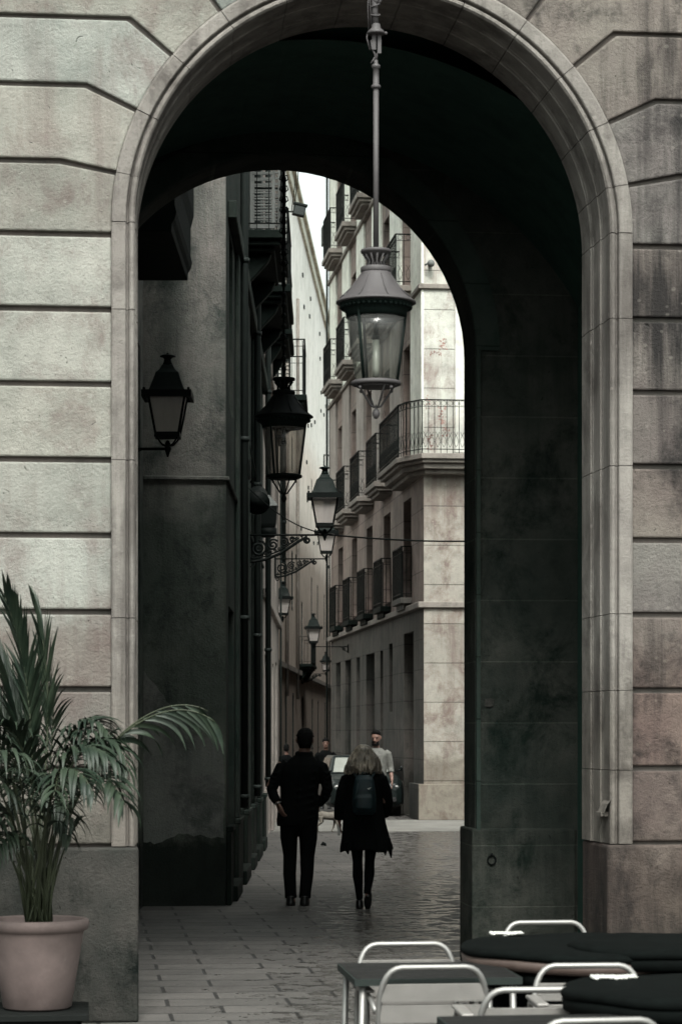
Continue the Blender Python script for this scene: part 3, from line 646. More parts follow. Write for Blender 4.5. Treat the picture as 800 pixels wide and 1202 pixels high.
def louvre(fac, a, z0, z1, o0, o1, parent, mat='shutter'):
    """open louvred leaf standing square to the wall at a"""
    mb = MB()
    for (u0, u1) in ((o0, o0+.035), (o1-.035, o1)): fac.box(mb, a-.02, a+.02, z0, z1, u0, u1)
    for z in (z0, (z0+z1)/2, z1-.06): fac.box(mb, a-.02, a+.02, z, z+.06, o0+.035, o1-.035)
    n = int((z1-z0)/.075)
    for k in range(n):
        z = z0+.05+k*.075
        fac.box(mb, a-.018, a+.004, z, z+.018, o0+.03, o1-.03); 
    return mb.build('shutter', mat, parent)
louvre(F_L, 5.0, 7.85, 10.0, .08, .38, B); louvre(F_L, 6.55, 7.85, 10.0, .05, .42, B)
louvre(F_L, 9.25, 7.95, 10.0, .08, .40, B)
tagged = None
# cornice block thrown out from the side wall, high in the court
mb = MB(); P = [(0, 0), (.50, 0), (.505, .07), (.53, .11), (.545, .17), (.53, .23), (.53, .5), (.56, .62), (.56, .9), (0, .9)]
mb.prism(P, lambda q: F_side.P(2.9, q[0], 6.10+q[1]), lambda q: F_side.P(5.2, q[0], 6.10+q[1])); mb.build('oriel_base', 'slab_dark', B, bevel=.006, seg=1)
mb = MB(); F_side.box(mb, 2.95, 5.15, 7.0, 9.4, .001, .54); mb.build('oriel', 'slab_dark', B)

# ---- left, further: rosy building
B = thing('rosy_rendered_building', (-1, 29, 0), 'rosy rendered house further down the left side of the lane', 'building')
F2 = Fac(e2.xy, TL.xy, NLf.xy); L2 = 11.6; H2 = 15.0
ops2 = [(1.0, 2.2, .02, 3.0), (3.4, 4.8, .02, 3.2), (6.0, 7.0, 1.2, 3.0), (8.6, 9.9, .02, 3.1), (1.0, 2.1, 4.6, 6.7), (4.6, 5.7, 4.6, 6.7), (8.4, 9.5, 4.4, 6.7), (1.0, 2.1, 8.2, 10.4), (4.6, 5.7, 8.2, 10.4), (8.4, 9.5, 8.2, 10.4), (4.6, 5.7, 11.7, 13.6), (8.4, 9.5, 11.7, 13.6)]
mb = MB(); F2.panel(mb, 0, L2, 0, H2, ops2, .28)
e3 = e2+TL*L2
F2e = Fac(e3.xy, (-1, .1), (TL.x, TL.y)); F2e.panel(mb, 0, 6, 0, H2, [(2, 3, 1.2, 3), (2, 3, 5, 7)], .2)
mb.build('wall', 'leftfar', B, recalc=False)
for o in ops2: F2.window(B, o, .25, 'door' if o[2] < 1 else 'window', 'door' if o[2] < 1 else 'frame')
body([(-8, e2.y+.01), (e2.x-.32, e2.y+.01), (e3.x-.33, e3.y-.25), (-8, e3.y+.2)], H2, B, 'leftfar')
for z0, z1, e_ in ((3.85, 4.0, .07), (7.6, 7.9, .10)): mb = MB(); F2.box(mb, 0, L2+.05, z0, z1, .002, e_); mb.build('string_course', 'leftfar', B, bevel=.01, seg=1)
for a_, b_ in ((0, .9), (5, 5.9), (10, 11.5)): mb = MB(); F2.box(mb, a_, b_, 0, .7, .002, .05); mb.build('base_course', 'leftfar', B, bevel=.01, seg=1)
mb = MB(); F2.box(mb, -.1, L2+.3, H2-.25, H2+.1, -.2, .45)
mb.build('cornice', 'leftfar', B, bevel=.01, seg=1)
balcony(F2, 8.0, 10.2, 8.15, .56, B, 'slab_dark', .26); balcony(F2, .5, 2.7, 8.15, .4, B, 'slab_dark', .22)
louvre(F2, 8.15, 8.2, 9.4, .04, .30, B, 'frame')
mb = MB(); F2.box(mb, 8.06, 10.14, 8.2, 9.18, .522, .535); mb.build('balcony_screen', 'frame', B)
mb = MB()
mb.tube([F2.P(11.45, .10, 5.2), F2.P(11.45, .10, 12.5)], .05, 8)
for z in range(6, 12, 2): mb.tube([F2.P(11.45, .10, z), F2.P(11.45, .10, z+.06)], .066, 8)
mb.tube([F2.P(11.3, .05, .2), F2.P(11.3, .05, 8)], .02, 6)
mb.build('downpipe', 'frame', B)

# ---- far end: tall pale building across the bend
C0 = CAM+FW*72+RT*(-2.085-.0352*8); C1 = CAM+FW*134+RT*(-.32+.0352*4); tP = (C1-C0).xy.normalized()
B = thing('pale_tall_building', ((C0.x+C1.x)/2-3, (C0.y+C1.y)/2, 0), 'tall pale building closing the view at the bend of the lane', 'building')
FP = Fac(C0.xy, tP, (tP.y, -tP.x)); LP = (C1-C0).length; HP = 22.0
opsP = []
rp = random.Random(2)
for a in (11.5, 16, 22.9, 31, 36.7, 44):
    opsP.append((a, a+1.1, 4.45 if a == 22.9 else 6.2, 6.9 if a == 22.9 else 8.4)); 
    opsP.append((a+.6, a+1.8, .02, 3.2))
for a in (16, 31, 44): opsP.append((a+.2, a+1.0, 11.3, 12.6))
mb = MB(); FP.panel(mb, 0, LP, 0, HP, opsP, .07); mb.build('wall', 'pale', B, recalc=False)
for o in opsP: FP.window(B, o, .065, 'door' if o[2] < 1 else 'window', 'door' if o[2] < 1 else 'frame')
mb = MB(); FP.box(mb, 0, LP, 3.95, 4.12, .002, .12); mb.build('string_course', 'slab', B)
mb = MB(); FP.box(mb, -.3, LP, HP-.6, HP-.1, -.2, .10); FP.box(mb, -.3, LP, HP-.1, HP+.05, -.2, .22); mb.build('cornice', 'cornice_pale', B)
nP = Vector((tP.y, -tP.x, 0))
# unseen house across the bend, added further below to shade this wall
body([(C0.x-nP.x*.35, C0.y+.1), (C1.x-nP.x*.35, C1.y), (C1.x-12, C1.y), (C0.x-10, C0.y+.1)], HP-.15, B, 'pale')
for k in range(26):           # little putlog vents scattered over the wall
    mb = MB(); a, z = rp.uniform(9, 50), rp.uniform(8, 20); FP.box(mb, a, a+.3, z, z+.14, .002, .05); mb.build('vent', 'frame', B)
balcony(FP, 21.3, 25.2, 4.4, .46, B, 'slab_dark', .26)
for a in (11.6, 18.6):
    mb = MB(); mb.tube([FP.P(a, .1, 3), FP.P(a, .1, 18)], .06, 6); mb.build('downpipe', 'slab', B)

B2 = thing('bend_shade_house', (9, 80, 0), 'unseen plain house added past the corner building to shade the pale wall at the bend', 'building')  # added out of view; stands here to shade the pale wall
D0 = CAM+FW*68.5+RT*.12; D1 = CAM+FW*134+RT*2.6; tD = (D1-D0).xy.normalized(); FD = Fac(D0.xy, tD, (-tD.y, tD.x)); LD = (D1-D0).length
opsD = [(a, a+1.1, z, z+2) for a in range(4, 60, 5) for z in (1, 4.6, 8.2, 11.8)]
mb = MB(); FD.panel(mb, 0, LD, 0, 11, opsD[:0]+[o for o in opsD if o[3] < 10.5], .25); FD.box(mb, .01, LD, 0, 10.9, -6, -.33); mb.build('wall', 'leftfar', B2, recalc=False)
for o in opsD[:12]: FD.window(B2, o, .22)
mb = MB(); FD.box(mb, 0, LD, 11, 11.3, -6.2, .3); mb.build('roof', 'roof', B2)
# ---- right: corner building with the long balcony
KX, KY = 5.03, 32.96
B = thing('corner_building', (9, 40, 0), 'balconied stone corner building on the right side of the lane', 'building')
FR = Fac((KX, KY), (0, 1), (-1, 0)); LR = 18.2; HR = 19.5
bays = [2.45, 5.85, 9.2, 12.4, 15.7]
opsR = []
for s_ in bays:
    opsR += [(s_-.6, s_+.6, 4.62, 6.60), (s_-.6, s_+.6, 7.26, 9.8), (s_-.6, s_+.6, 10.92, 13.2), (s_-.6, s_+.6, 14.32, 16.4)]
gr = [(1.5, 3.0, .02, 3.82), (4.9, 5.5, 2.2, 3.7), (6.6, 7.1, .9, 3.6), (8.2, 9.9, .02, 3.6), (11.2, 12.0, .6, 3.6), (13.2, 14.6, .02, 3.6), (15.7, 16.9, .02, 3.6)]
mb = MB(); FR.panel(mb, 0, LR, 0, 4.3, gr, .4); mb.build('street_wall', 'rb_low', B, recalc=False)
mb = MB(); FR.panel(mb, 0, LR, 4.3, HR, opsR, .34); mb.build('wall', 'rb_stone', B, recalc=False)
for o in gr: FR.window(B, o, .36, 'door' if o[2] < .5 else 'window', 'door' if o[2] < .5 else 'frame')
for o in opsR: FR.window(B, o, .31)
mb = MB()          # pale plaster piers standing proud between the bays
ed = [0]+[v for s_ in bays for v in (s_-.82, s_+.82)]+[LR]
for k in range(0, len(ed), 2):
    a_, b_ = ed[k]+(0 if k else .004), ed[k+1]
    mb = MB(); FR.box(mb, a_, b_, 7.3, 10.54, -.02, .05); mb.build('plaster_pier', 'rb_plaster_rosy' if k else 'rb_plaster', B, bevel=.008, seg=1)
    mb = MB(); FR.box(mb, a_, b_, 10.66, HR-.6, -.02, .05); mb.build('plaster_pier', 'rb_plaster', B, bevel=.008, seg=1)
FF = Fac((KX, KY), (1, 0), (0, -1))
mb = MB(); FF.panel(mb, 0, 6, 0, HR, [(3.0, 4.2, 7.26, 9.8), (3.0, 4.2, 10.92, 13.2), (3.0, 4.2, .02, 3.4), (3, 4.2, 14.3, 16.4)], .3); mb.build('end_wall', 'rb_front', B, recalc=False)
for o in [(3.0, 4.2, 7.26, 9.8), (3.0, 4.2, 10.92, 13.2), (3, 4.2, 14.3, 16.4)]: FF.window(B, o, .27)
FF.window(B, (3.0, 4.2, .02, 3.4), .27, 'door', 'door')
mb = MB(); FF.box(mb, .62, .98, 7.3, HR-.6, .002, .045); mb.build('plaster_pier', 'rb_plaster_end', B, bevel=.008, seg=1)
for z, h, e in ((4.22, .12, .07), (10.55, .10, .06), (13.95, .10, .06), (HR-.5, .5, .4)):
    mb = MB(); mb.prism([(KX+.01, KY+LR+e), (KX-e-.05, KY+LR+e), (KX-e-.05, KY-e), (KX+6, KY-e), (KX+6, KY+.01), (KX+.01, KY+.01)], lambda q: (q[0], q[1], z), lambda q: (q[0], q[1], z+h))
    mb.build('string_course' if z < 15 else 'cornice', 'slab', B, bevel=.012, seg=1)
mb = MB(); FF.box(mb, -.11, 6, 0, .72, .002, .06); mb.build('base_course', 'rb_front', B, bevel=.01, seg=1)
mb = MB(); FR.box(mb, 0, 1.45, 0, .72, .002, .10); FR.box(mb, 3.05, 8.15, 0, .72, .002, .06); FR.box(mb, 9.95, 13.1, 0, .72, .002, .06); mb.build('base_course', 'rb_low', B, bevel=.01, seg=1)
body([(KX+.38, KY+.33), (13, KY+.33), (13, KY+LR), (KX+.42, KY+LR)], HR-.1, B, 'rb_low')
mb = MB(); mb.add([(KX, KY+LR, 0), (13, KY+LR, 0), (13, KY+LR, HR), (KX, KY+LR, HR), (13, KY, 0), (13, KY, HR)], [(0, 1, 2, 3), (1, 4, 5, 2)]); mb.build('gable_wall', 'rb_low', B, recalc=False)
# faded poster remains on the end wall
rp = random.Random(11)
for (x, z, w, h) in ((.36, 8.05, .16, .34), (.44, 7.72, .15, .20), (.12, 7.5, .13, .3), (.22, 9.28, .3, .10), (.38, 9.45, .16, .22), (.08, 8.3, .06, .3)):
    mb = MB()
    for k in range(int(26*w*h/.05)):
        a, b = x+rp.uniform(-w/2, w/2), z+rp.uniform(-h/2, h/2); s1, s2 = rp.uniform(.008, .03), rp.uniform(.008, .03)
        q = [FF.P(a+s1*cos(t)*rp.uniform(.6, 1.2), .003+.0008*(k % 5), b+s2*sin(t)*rp.uniform(.6, 1.2)) for t in [2*pi*j/7 for j in range(7)]]
        mb.add(q, [tuple(range(7))])
    mb.build('poster_remains', 'poster', B, recalc=False)
# first-floor guard grilles, juliet balconies
for k, s_ in enumerate(bays):
    mb = MB(); FR.box(mb, s_-.72, s_+.72, 4.40, 4.52, -.02, .24); FR.box(mb, s_-.6, s_+.6, 4.28, 4.40, -.02, .16)
    bl = mb.build('balcony', 'slab_dark' if k else 'rb_low', B, bevel=.01, seg=1)
    mb = MB(); rail_path(mb, [FR.P(s_-.68, .01, 0), FR.P(s_-.68, .21, 0), FR.P(s_+.68, .21, 0), FR.P(s_+.68, .01, 0)], 4.52, 1.05, .016, .075, False)
    FR.box(mb, s_-.66, s_+.66, 4.56, 5.45, .195, .20)
    mb.build('railing', 'iron', bl)
for z in (7.24, 10.9, 14.3):
    for k, s_ in enumerate(bays):
        if z < 8 and k == 0: continue
        balcony(FR, s_-.95, s_+.95, z, .36, B, 'slab', .27)
# long balcony wrapping the corner
mb = MB()
def wrap(e): return [(KX-.47+e, KY+3.55-e), (KX-.47+e, KY+.45), (KX-.10+e*.4, KY-.47+e), (KX+3.2, KY-.47+e), (KX+3.2, KY+.03), (KX+.02, KY+.03), (KX+.02, KY+3.55-e)]
for z0, z1, e in ((7.13, 7.24, -.03), (7.06, 7.13, .03), (6.95, 7.06, .12), (6.86, 6.95, .24)):
    mb.prism(wrap(e), lambda q: (q[0], q[1], z0), lambda q: (q[0], q[1], z1))
bl = mb.build('balcony', 'slab', B, bevel=.012, seg=1)
mb = MB(); w = wrap(.02); rail_path(mb, [(w[6][0], w[6][1], 0), (w[0][0], w[0][1], 0), (w[1][0], w[1][1], 0), (w[1][0]+.10, w[1][1]-.45, 0), (w[2][0], w[2][1], 0), (w[3][0], w[3][1], 0)], 7.24, 1.05, .012, .12, True); mb.build('railing', 'iron', bl)
mb = MB(); c = FF.P(.12, .06, 11.95-.95); mb.tube([FF.P(.12, 0, 11.03), FF.P(.12, .10, 11.03)], .04, 10); mb.ball(FF.P(.12, .16, 11.03), .075); mb.tube([FF.P(.0, .12, 11.0), FF.P(.10, .14, 11.05)], .02, 6); mb.build('wall_spotlight', 'shutter', B)
mb = MB()
for dx, r in ((-.12, .03), (-.05, .018)): mb.tube([FR.P(LR-.1, -dx, .2), FR.P(LR-.1, -dx, HR-.5)], r, 6)
for z in (9.3, 12.2, 15.2): mb.tube([FR.P(LR-.1, .05, z), FR.P(LR-.3, .22, z), FR.P(LR-.3, .22, z-.3)], .02, 6)
mb.build('downpipe', 'frame', B)
mb = MB(); FR.box(mb, LR-.5, LR-.1, 15.0, 15.5, .05, .28); mb.build('junction_box', 'frame', B)

# ---- right of the little court, hidden behind the passage pier
B = thing('court_side_building', (8, 15, 0), 'plain low building on the right of the court hidden behind the dark pier', 'building')
FC = Fac((5.6, 5.0), (0, 1), (-1, 0)); opsC = [(2, 3.2, .02, 2.6), (6, 7, 1.2, 3), (11, 12, 1.2, 3), (6, 7, 4.6, 6.4), (11, 12, 4.6, 6.4)]
mb = MB(); FC.panel(mb, 0, 16, 0, 8.5, opsC, .2); FC.box(mb, -.0, 16, 0, 8.45, -6, -.25); mb.build('wall', 'leftfar', B, recalc=False)
for o in opsC: FC.window(B, o, .18, 'door' if o[2] < 1 else 'window', 'door' if o[2] < 1 else 'frame')
mb = MB(); FC.box(mb, -.2, 16.2, 8.5, 8.7, -6.2, .3); mb.build('roof', 'roof', B)
# ------------------------------------------------------------------ round hanging lanterns
def hanging_lantern(loc, label, iron, glass, rod_top, tall_finial=False, ornate=False):
    t = thing('hanging_lantern', loc, label, 'lantern', None)
    # local origin: bottom tip of the finial
    mb = MB(); p = [(.0, .925), (.030, .93), (.034, .965), (.088, .985), (.092, .995), (.088, 1.005), (.03, 1.012), (.0, 1.012)]
    mb.lathe(p); mb.lathe([(.0, .895), (.045, .895), (.036, .90), (.034, .93), (0, .93)])
    for k in range(12): a = 2*pi*k/12; mb.tube([(.055*cos(a), .055*sin(a), .90), (.045*cos(a), .045*sin(a), .935), (.075*cos(a), .075*sin(a), .975)], .007, 5)
    mb.lathe([(0, .868), (.088, .868), (.092, .875), (.092, .895), (.086, .902), (0, .902)])
    mb.build('cap', iron, t, world=False)
    mb = MB(); mb.lathe([(.088, .87), (.094, .855), (.118, .82), (.150, .775), (.185, .735), (.222, .705), (.236, .695), (.238, .688), (.228, .683), (.21, .683), (.08, .84)], n=40)
    for k in range(8): a = 2*pi*k/8+.2; mb.tube([(.096*cos(a), .096*sin(a), .853), (.152*cos(a), .152*sin(a), .774), (.224*cos(a), .224*sin(a), .706)], .0035, 4)
    mb.build('roof', iron, t, world=False)
    mb = MB(); mb.lathe([(.225, .688), (.21, .668), (.192, .645), (.180, .625), (.176, .60), (.168, .60), (.172, .64), (.2, .684)], n=40)
    for k in range(40): a = 2*pi*k/40; c = (.205*cos(a), .205*sin(a), .661); mb.ball(c, .0125, 6, 4)
    mb.build('gallery', M['lampiron_dark'], t, world=False)
    mb = MB(); mb.lathe([(.172, .61), (.160, .50), (.142, .36), (.122, .23)], n=40); mb.build('glass', glass, t, world=False, recalc=False)
    mb = MB()
    for k in range(3):
        a = radians([-12, 108, 228][k]); mb.tube([(.178*cos(a), .178*sin(a), .64), (.148*cos(a), .148*sin(a), .40), (.126*cos(a), .126*sin(a), .22)], .0095, 6)
    mb.build('frame_bar', M['lampiron_dark'], t, world=False)
    mb = MB(); R = .135
    mb.tube([(R*cos(a), R*sin(a), .212) for a in [2*pi*i/32 for i in range(32)]], .0145, 8, closed=True)
    mb.lathe([(.10, .20), (.118, .205), (.118, .19), (.10, .186)], n=28)
    for k in range(4):
        a = radians(20+90*k); mb.tube([(.12*cos(a), .12*sin(a), .205), (.085*cos(a), .085*sin(a), .15), (.03*cos(a), .03*sin(a), .075), (0, 0, .07)], .0065, 6)
        mb.ball((.128*cos(a+.3), .128*sin(a+.3), .178), .011, 8, 6)
    mb.build('bottom_ring', iron, t, world=False)
    mb = MB(); mb.lathe([(0, 0), (.012, .004), (.021, .022), (.023, .036), (.017, .052), (.008, .062), (.013, .07), (.008, .078), (0, .09)], n=14)
    if tall_finial: mb.tube([(0, 0, .01), (0, 0, -.25)], .011, 8); mb.ball((0, 0, -.1), .02); mb.ball((0, 0, -.25), .02)
    mb.build('finial', iron, t, world=False)
    mb = MB(); mb.lathe([(.014, .62), (.014, .47), (0, .47)], n=12); mb.lathe([(.021, .47), (.021, .50), (.014, .505)], n=12); mb.build('burner', M['lampiron_dark'], t, world=False)
    mb = MB(); mb.lathe([(.020, .47), (.021, .30), (.019, .25), (0, .245)], n=14); mb.build('tube_bulb', M['bulb'], t, world=False)
    H = rod_top-loc[2]
    mb = MB()
    if not ornate:
        mb.tube([(0, 0, 1.0), (0, 0, 1.98)], .0165, 12)
        mb.lathe([(.017, 1.96), (.028, 1.965), (.028, 1.98), (.018, 1.985), (.018, 2.08), (.026, 2.085), (.026, 2.10), (.012, 2.11), (.012, 2.13), (0, 2.13)], n=14)
        # shackle, loop and strapped upper rod
        mb.tube([(-.028, 0, 2.25), (-.024, 0, 2.20), (-.006, 0, 2.165), (-.002, 0, 2.13)], .006, 6); mb.tube([(.028, 0, 2.25), (.024, 0, 2.20), (.006, 0, 2.165), (.002, 0, 2.13)], .006, 6)
        mb.tube([(-.005, 0, 2.15), (-.03, 0, 2.11)], .005, 6)
        mb.box((-.024, -.012, 2.19), (-.002, .012, 2.285)); mb.box((.008, -.012, 2.17), (.03, .012, 2.285))
        mb.lathe([(.0, 2.28), (.05, 2.283), (.056, 2.29), (.045, 2.305), (.028, 2.32), (.024, 2.345), (0, 2.345)], n=16)
        mb.ball((.058, 0, 2.292), .011, 8, 6)
        mb.tube([(-.05, 0, 2.29), (-.055, 0, 2.26), (-.036, 0, 2.19)], .005, 5)
        mb.tube([(-.004, 0, 2.34), (-.008, 0, 2.45), (-.004, 0, 2.52), (0, 0, H)], [.022, .018, .024, .026], 10)
        for k in range(10):
            z = 2.40+k*.055; mb.tube([(-.004+.027*cos(a), .027*sin(a), z+.012*sin(a*1.0+k)) for a in [2*pi*i/12 for i in range(12)]], .0045, 5, closed=True)
        mb.tube([(-.03, -.01, 2.33), (-.038, -.012, 2.5), (-.03, -.01, 2.62)], .004, 5); mb.tube([(-.045, -.01, 2.30), (-.05, -.012, 2.45), (-.036, -.01, 2.60)], .003, 5)
        mb.tube([(.014, -.012, 2.46), (.03, -.012, 2.49), (.03, -.01, 2.53), (.012, -.01, 2.55)], .008, 6)
        mb.ball((-.002, -.01, 2.49), .02, 8, 6, (1, .8, 1.5))
    else:
        mb.tube([(0, 0, 1.0), (0, 0, H)], .010, 8)
        z = 1.08
        while z < H-.1:
            mb.ball((0, 0, z), .021, 8, 6, (1, 1, 1.25)); 
            if z > 1.9:
                for sgn in (-1, 1): mb.tube([(0, 0, z-.03), (sgn*.035, 0, z), (sgn*.025, 0, z+.03), (0, 0, z+.02)], .0055, 5)
            z += .085
    mb.build('suspension_rod', iron, t, world=False)
    mb = MB()
    if not ornate:   # wrought arm on the facade above the arch
        mb.tube([(0, -.02, H), (0, -loc[1]+.05, H)], .02, 8); mb.tube([(0, .0, H-.02), (0, .12, H-.12), (0, -loc[1]+.03, H-.35)], .012, 6); mb.box((-.04, -loc[1]+.0, H-.45), (.04, -loc[1]+.05, H+.15))
    else:
        y = 3.61-loc[1]; mb.tube([(0, 0.03, H), (0, y, H)], .022, 8); mb.tube([(0, -.1, H), (0, y*.6, H-.3), (0, y, H-.6)], .015, 6); mb.box((-.05, y, H-.7), (.05, y+.04, H+.2))
    mb.build('wall_arm', iron, t, world=False)
    return t
p = W(441, 492, 14.35)
hanging_lantern(tuple(p), 'round grey iron lantern with a conical roof hanging on a rod in the arch mouth', M['lampiron'], M['glass'], 6.95)
p = W(333, 590, 19.5)
hanging_lantern(tuple(p), 'black round lantern with conical roof hanging over the court on an ornate rod', M['iron'], M['streaky'], 7.2, tall_finial=False, ornate=True)

# ------------------------------------------------------------------ square wall lanterns on scrolled brackets
def spiral(mb, c, r, ex, ez, turns=1.6, a0=0, sgn=1, t=.008):
    pts = []
    for i in range(22):
        f = i/21; a = a0+sgn*f*turns*2*pi; q = r*(1-.85*f); pts.append(Vector(c)+ex*(q*cos(a))+ez*(q*sin(a)))
    mb.tube(pts, t, 5)
def wall_lantern_proto(L, ornate, tiled=0):
    """local frame: arm runs along +x from the wall at x=0; lantern over x=L; z=0 at the arm"""
    t = bpy.data.objects.new('wall_lantern', None); COL.objects.link(t)
    X = Vector((1, 0, 0)); Z = Vector((0, 0, 1)); c = Vector((L, 0, 0))
    mb = MB(); q = [(.045, .17), (.11, .10), (.16, .10)]
    sq = lambda prof: mb.lathe([(r*sqrt(2), z) for r, z in prof], c=c, n=4, rot=pi/4, smooth=False)
    sq([(0, .515), (.165, .515), (.150, .55), (.128, .61), (.108, .672), (.106, .685), (.088, .70), (.07, .72), (.052, .755), (.045, .765), (0, .765)])
    mb.build('roof', 'lampiron_dark', t, world=False, bevel=.006, seg=1)
    mb = MB(); mb.lathe([(.05, .76), (.038, .79), (.03, .815), (.045, .83), (.072, .838), (.072, .845), (.05, .855), (.012, .862), (.012, .872), (0, .878)], c=c, n=18); mb.build('vent_cap', 'lampiron_dark', t, world=False)
    mb = MB(); 
    for (a, b) in (((-.225, -.225), (.225, -.195)), ((-.225, .195), (.225, .225)), ((-.225, -.195), (-.195, .195)), ((.195, -.195), (.225, .195))):
        mb.box((L+a[0], a[1], .452), (L+b[0], b[1], .512))
    mb.box((L-.17, -.17, .49), (L+.17, .17, .513))
    for sx in (-1, 1):
        for sy in (-1, 1):
            mb.ball((L+sx*.2, sy*.2, .525), .014, 8, 6)
            mb.tube([(L+sx*.168, sy*.168, .49), (L+sx*.104, sy*.104, .13)], .011, 4, smooth=False)
            mb.tube([(L+sx*.10, sy*.10, .12), (L+sx*.085, sy*.085, .085), (L+sx*.05, sy*.05, .04), (L, 0, .02)], .008, 5)
    for (a, b) in (((-.115, -.115), (.115, -.095)), ((-.115, .095), (.115, .115)), ((-.115, -.095), (-.095, .095)), ((.095, -.095), (.115, .095))):
        mb.box((L+a[0], a[1], .10), (L+b[0], b[1], .145))
    mb.box((L-.095, -.095, .10), (L+.095, .095, .106))
    mb.build('lantern_frame', 'iron', t, world=False)
    mb = MB()
    lo, hi = .098, .160
    for sx, sy in ((1, 0), (-1, 0), (0, 1), (0, -1)):
        if sx: P = [(L+sx*lo, -lo, .145), (L+sx*lo, lo, .145), (L+sx*hi, hi, .48), (L+sx*hi, -hi, .48)]
        else: P = [(L-lo, sy*lo, .145), (L+lo, sy*lo, .145), (L+hi, sy*hi, .48), (L-hi, sy*hi, .48)]
        mb.add(P, [(0, 1, 2, 3)])
    mb.build('glass', 'milk', t, world=False, recalc=False)
    mb = MB(); mb.lathe([(0, -.075), (.008, -.07), (.02, -.03), (.032, 0), (.022, .03), (.026, .05), (.012, .075), (0, .08)], c=c, n=12)
    mb.tube([(0, 0, 0), (L, 0, 0)], .014, 6)
    if ornate:
        mb.tube([(0, 0, -.33), (0, 0, .05)], .02, 6); mb.box((-.015, -.03, -.36), (.015, .03, .07))
        pts = [(0, 0, -.33), (.06, 0, -.335), (.20, 0, -.31), (.38, 0, -.24), (.52, 0, -.15), (.63, 0, -.075), (.72, 0, -.03)]
        mb.tube(pts, .021, 6); mb.tube([(p[0], 0, p[2]+.04) for p in pts[:-1]], .010, 5)
        spiral(mb, (.12, 0, -.17), .105, X, Z, 2.0, pi*.5, -1, .016); spiral(mb, (.30, 0, -.125), .075, X, Z, 1.8, pi*.2, 1, .014); spiral(mb, (.44, 0, -.085), .055, X, Z, 1.6, pi*.5, -1, .013)
        spiral(mb, (.54, 0, -.055), .035, X, Z, 1.5, 0, 1, .011); spiral(mb, (.73, 0, -.065), .045, X, Z, 1.5, pi*.5, 1, .016); spiral(mb, (.045, 0, -.37), .045, X, Z, 1.4, pi*.5, 1, .010)
        for k in range(12):
            x = .05+k*.055; zt = -.31+.31*(x/.72)**1.7; spiral(mb, (x, 0, zt+.035), .02, X, Z, 1.1, k, 1 if k % 2 else -1, .009)
    else:
        mb.box((-.015, -.03, -.16), (.015, .03, .06)); spiral(mb, (.10, 0, -.055), .045, X, Z, 1.4, pi*.5, -1, .011); mb.tube([(0, 0, -.13), (.08, 0, -.10), (.16, 0, -.02), (.2, 0, 0)], .008, 5)
    mb.build('bracket', 'iron', t, world=False)
    return t
GL = 'lanterns bracketed off the walls'
pl_short = wall_lantern_proto(.425, False); pl_bar = wall_lantern_proto(.90, False); pl_long = wall_lantern_proto(.95, True)
used = set()
def put_lantern(proto, wallpt, rz, label, sc=1):
    o = proto if proto.name not in used else copy_tree(proto); used.add(proto.name)
    o.location = wallpt; o.rotation_euler = (0, 0, rz); o.scale = (sc, sc, sc); tag(o, label, 'lantern', GL)
def on(fac, a, z, off=.0): return fac.P(a, off, z)
def frame_for(pt, x_off): pass
az = lambda n: atan2(n.y, n.x)
# lantern in the court, on the side wall
pc = W(197, 527, 22.0); a_ = (pc-F_side.o).xy.dot(F_side.t.xy); offc = (pc-F_side.o).xy.dot(F_side.n.xy)
put_lantern(pl_short, F_side.P(a_, offc-.425, pc.z), az(F_side.n), 'small square lantern on a short arm in front of the blank grey wall')
# two on the left side of the lane
pa = W(376, 628, 30.4); a_ = (pa-F_L.o).xy.dot(F_L.t.xy)
put_lantern(pl_long, F_L.P(a_, .03, pa.z), az(F_L.n), 'square lantern with green roof on a scrolled bracket, beside the black hanging lantern')
pb = W(385, 656, 45.0); a_ = (pb-F2.o).xy.dot(F2.t.xy)
put_lantern(pl_long, F2.P(a_, .03, pb.z), az(F2.n), 'square lantern on the second scrolled bracket, half hidden behind the nearer one')
pb = W(332, 727, 55.0)
put_lantern(pl_short, Vector((pb.x-.43, pb.y, pb.z)), 0, 'pale glassed lantern half hidden behind the edge of the rosy house', 1.0)
pb = W(369, 759, 61.5); a_ = (pb-FR.o).xy.dot(FR.t.xy)
put_lantern(pl_bar, FR.P(a_, .03, pb.z), az(FR.n), 'small lantern reaching from the corner building above the pale balcony', .98)
pb = W(381, 791, 94.5); a_ = (pb-FP.o).xy.dot(FP.t.xy)
put_lantern(pl_long, FP.P(a_, .03, pb.z), az(FP.n), 'tiny farthest lantern low on the pale wall near the bend')
# wall stub that carries the half-hidden lantern
# ------------------------------------------------------------------ cable, floodlight, box lights
mb = MB(); A = W(381, 627, 30.4); Bp = Vector((5.58, A.y+3.0, 0)); kk = (Bp-CAM).xy.dot(FW.xy); Bp.z = 1.74+(860-627)/FPX*kk*1.02
pts = []
for i in range(40):
    f = i/39; q = A.lerp(Bp, f); q.z -= .22*4*f*(1-f)*.55; pts.append(q)
mb.tube(pts, .011, 5); tag(mb.build('cable', 'iron'), 'black sagging cable strung across the court from the bracket lantern', 'cable')
mb = MB(); A2 = F_L.P(5.5, .05, 4.75); pts = [A2.lerp(A, i/20)-Vector((0, 0, .10*sin(pi*i/20))) for i in range(21)]; mb.tube(pts, .008, 4)
tag(mb.build('cable', 'iron'), 'short thin wire looping from the left wall down to the bracket lantern', 'cable')
c = W(351, 247, 44.0); wp = F2.P((c-F2.o).xy.dot(F2.t.xy), 0, c.z)
t = thing('floodlight', tuple(wp), 'dark rectangular floodlight held out high against the white sky', 'floodlight')
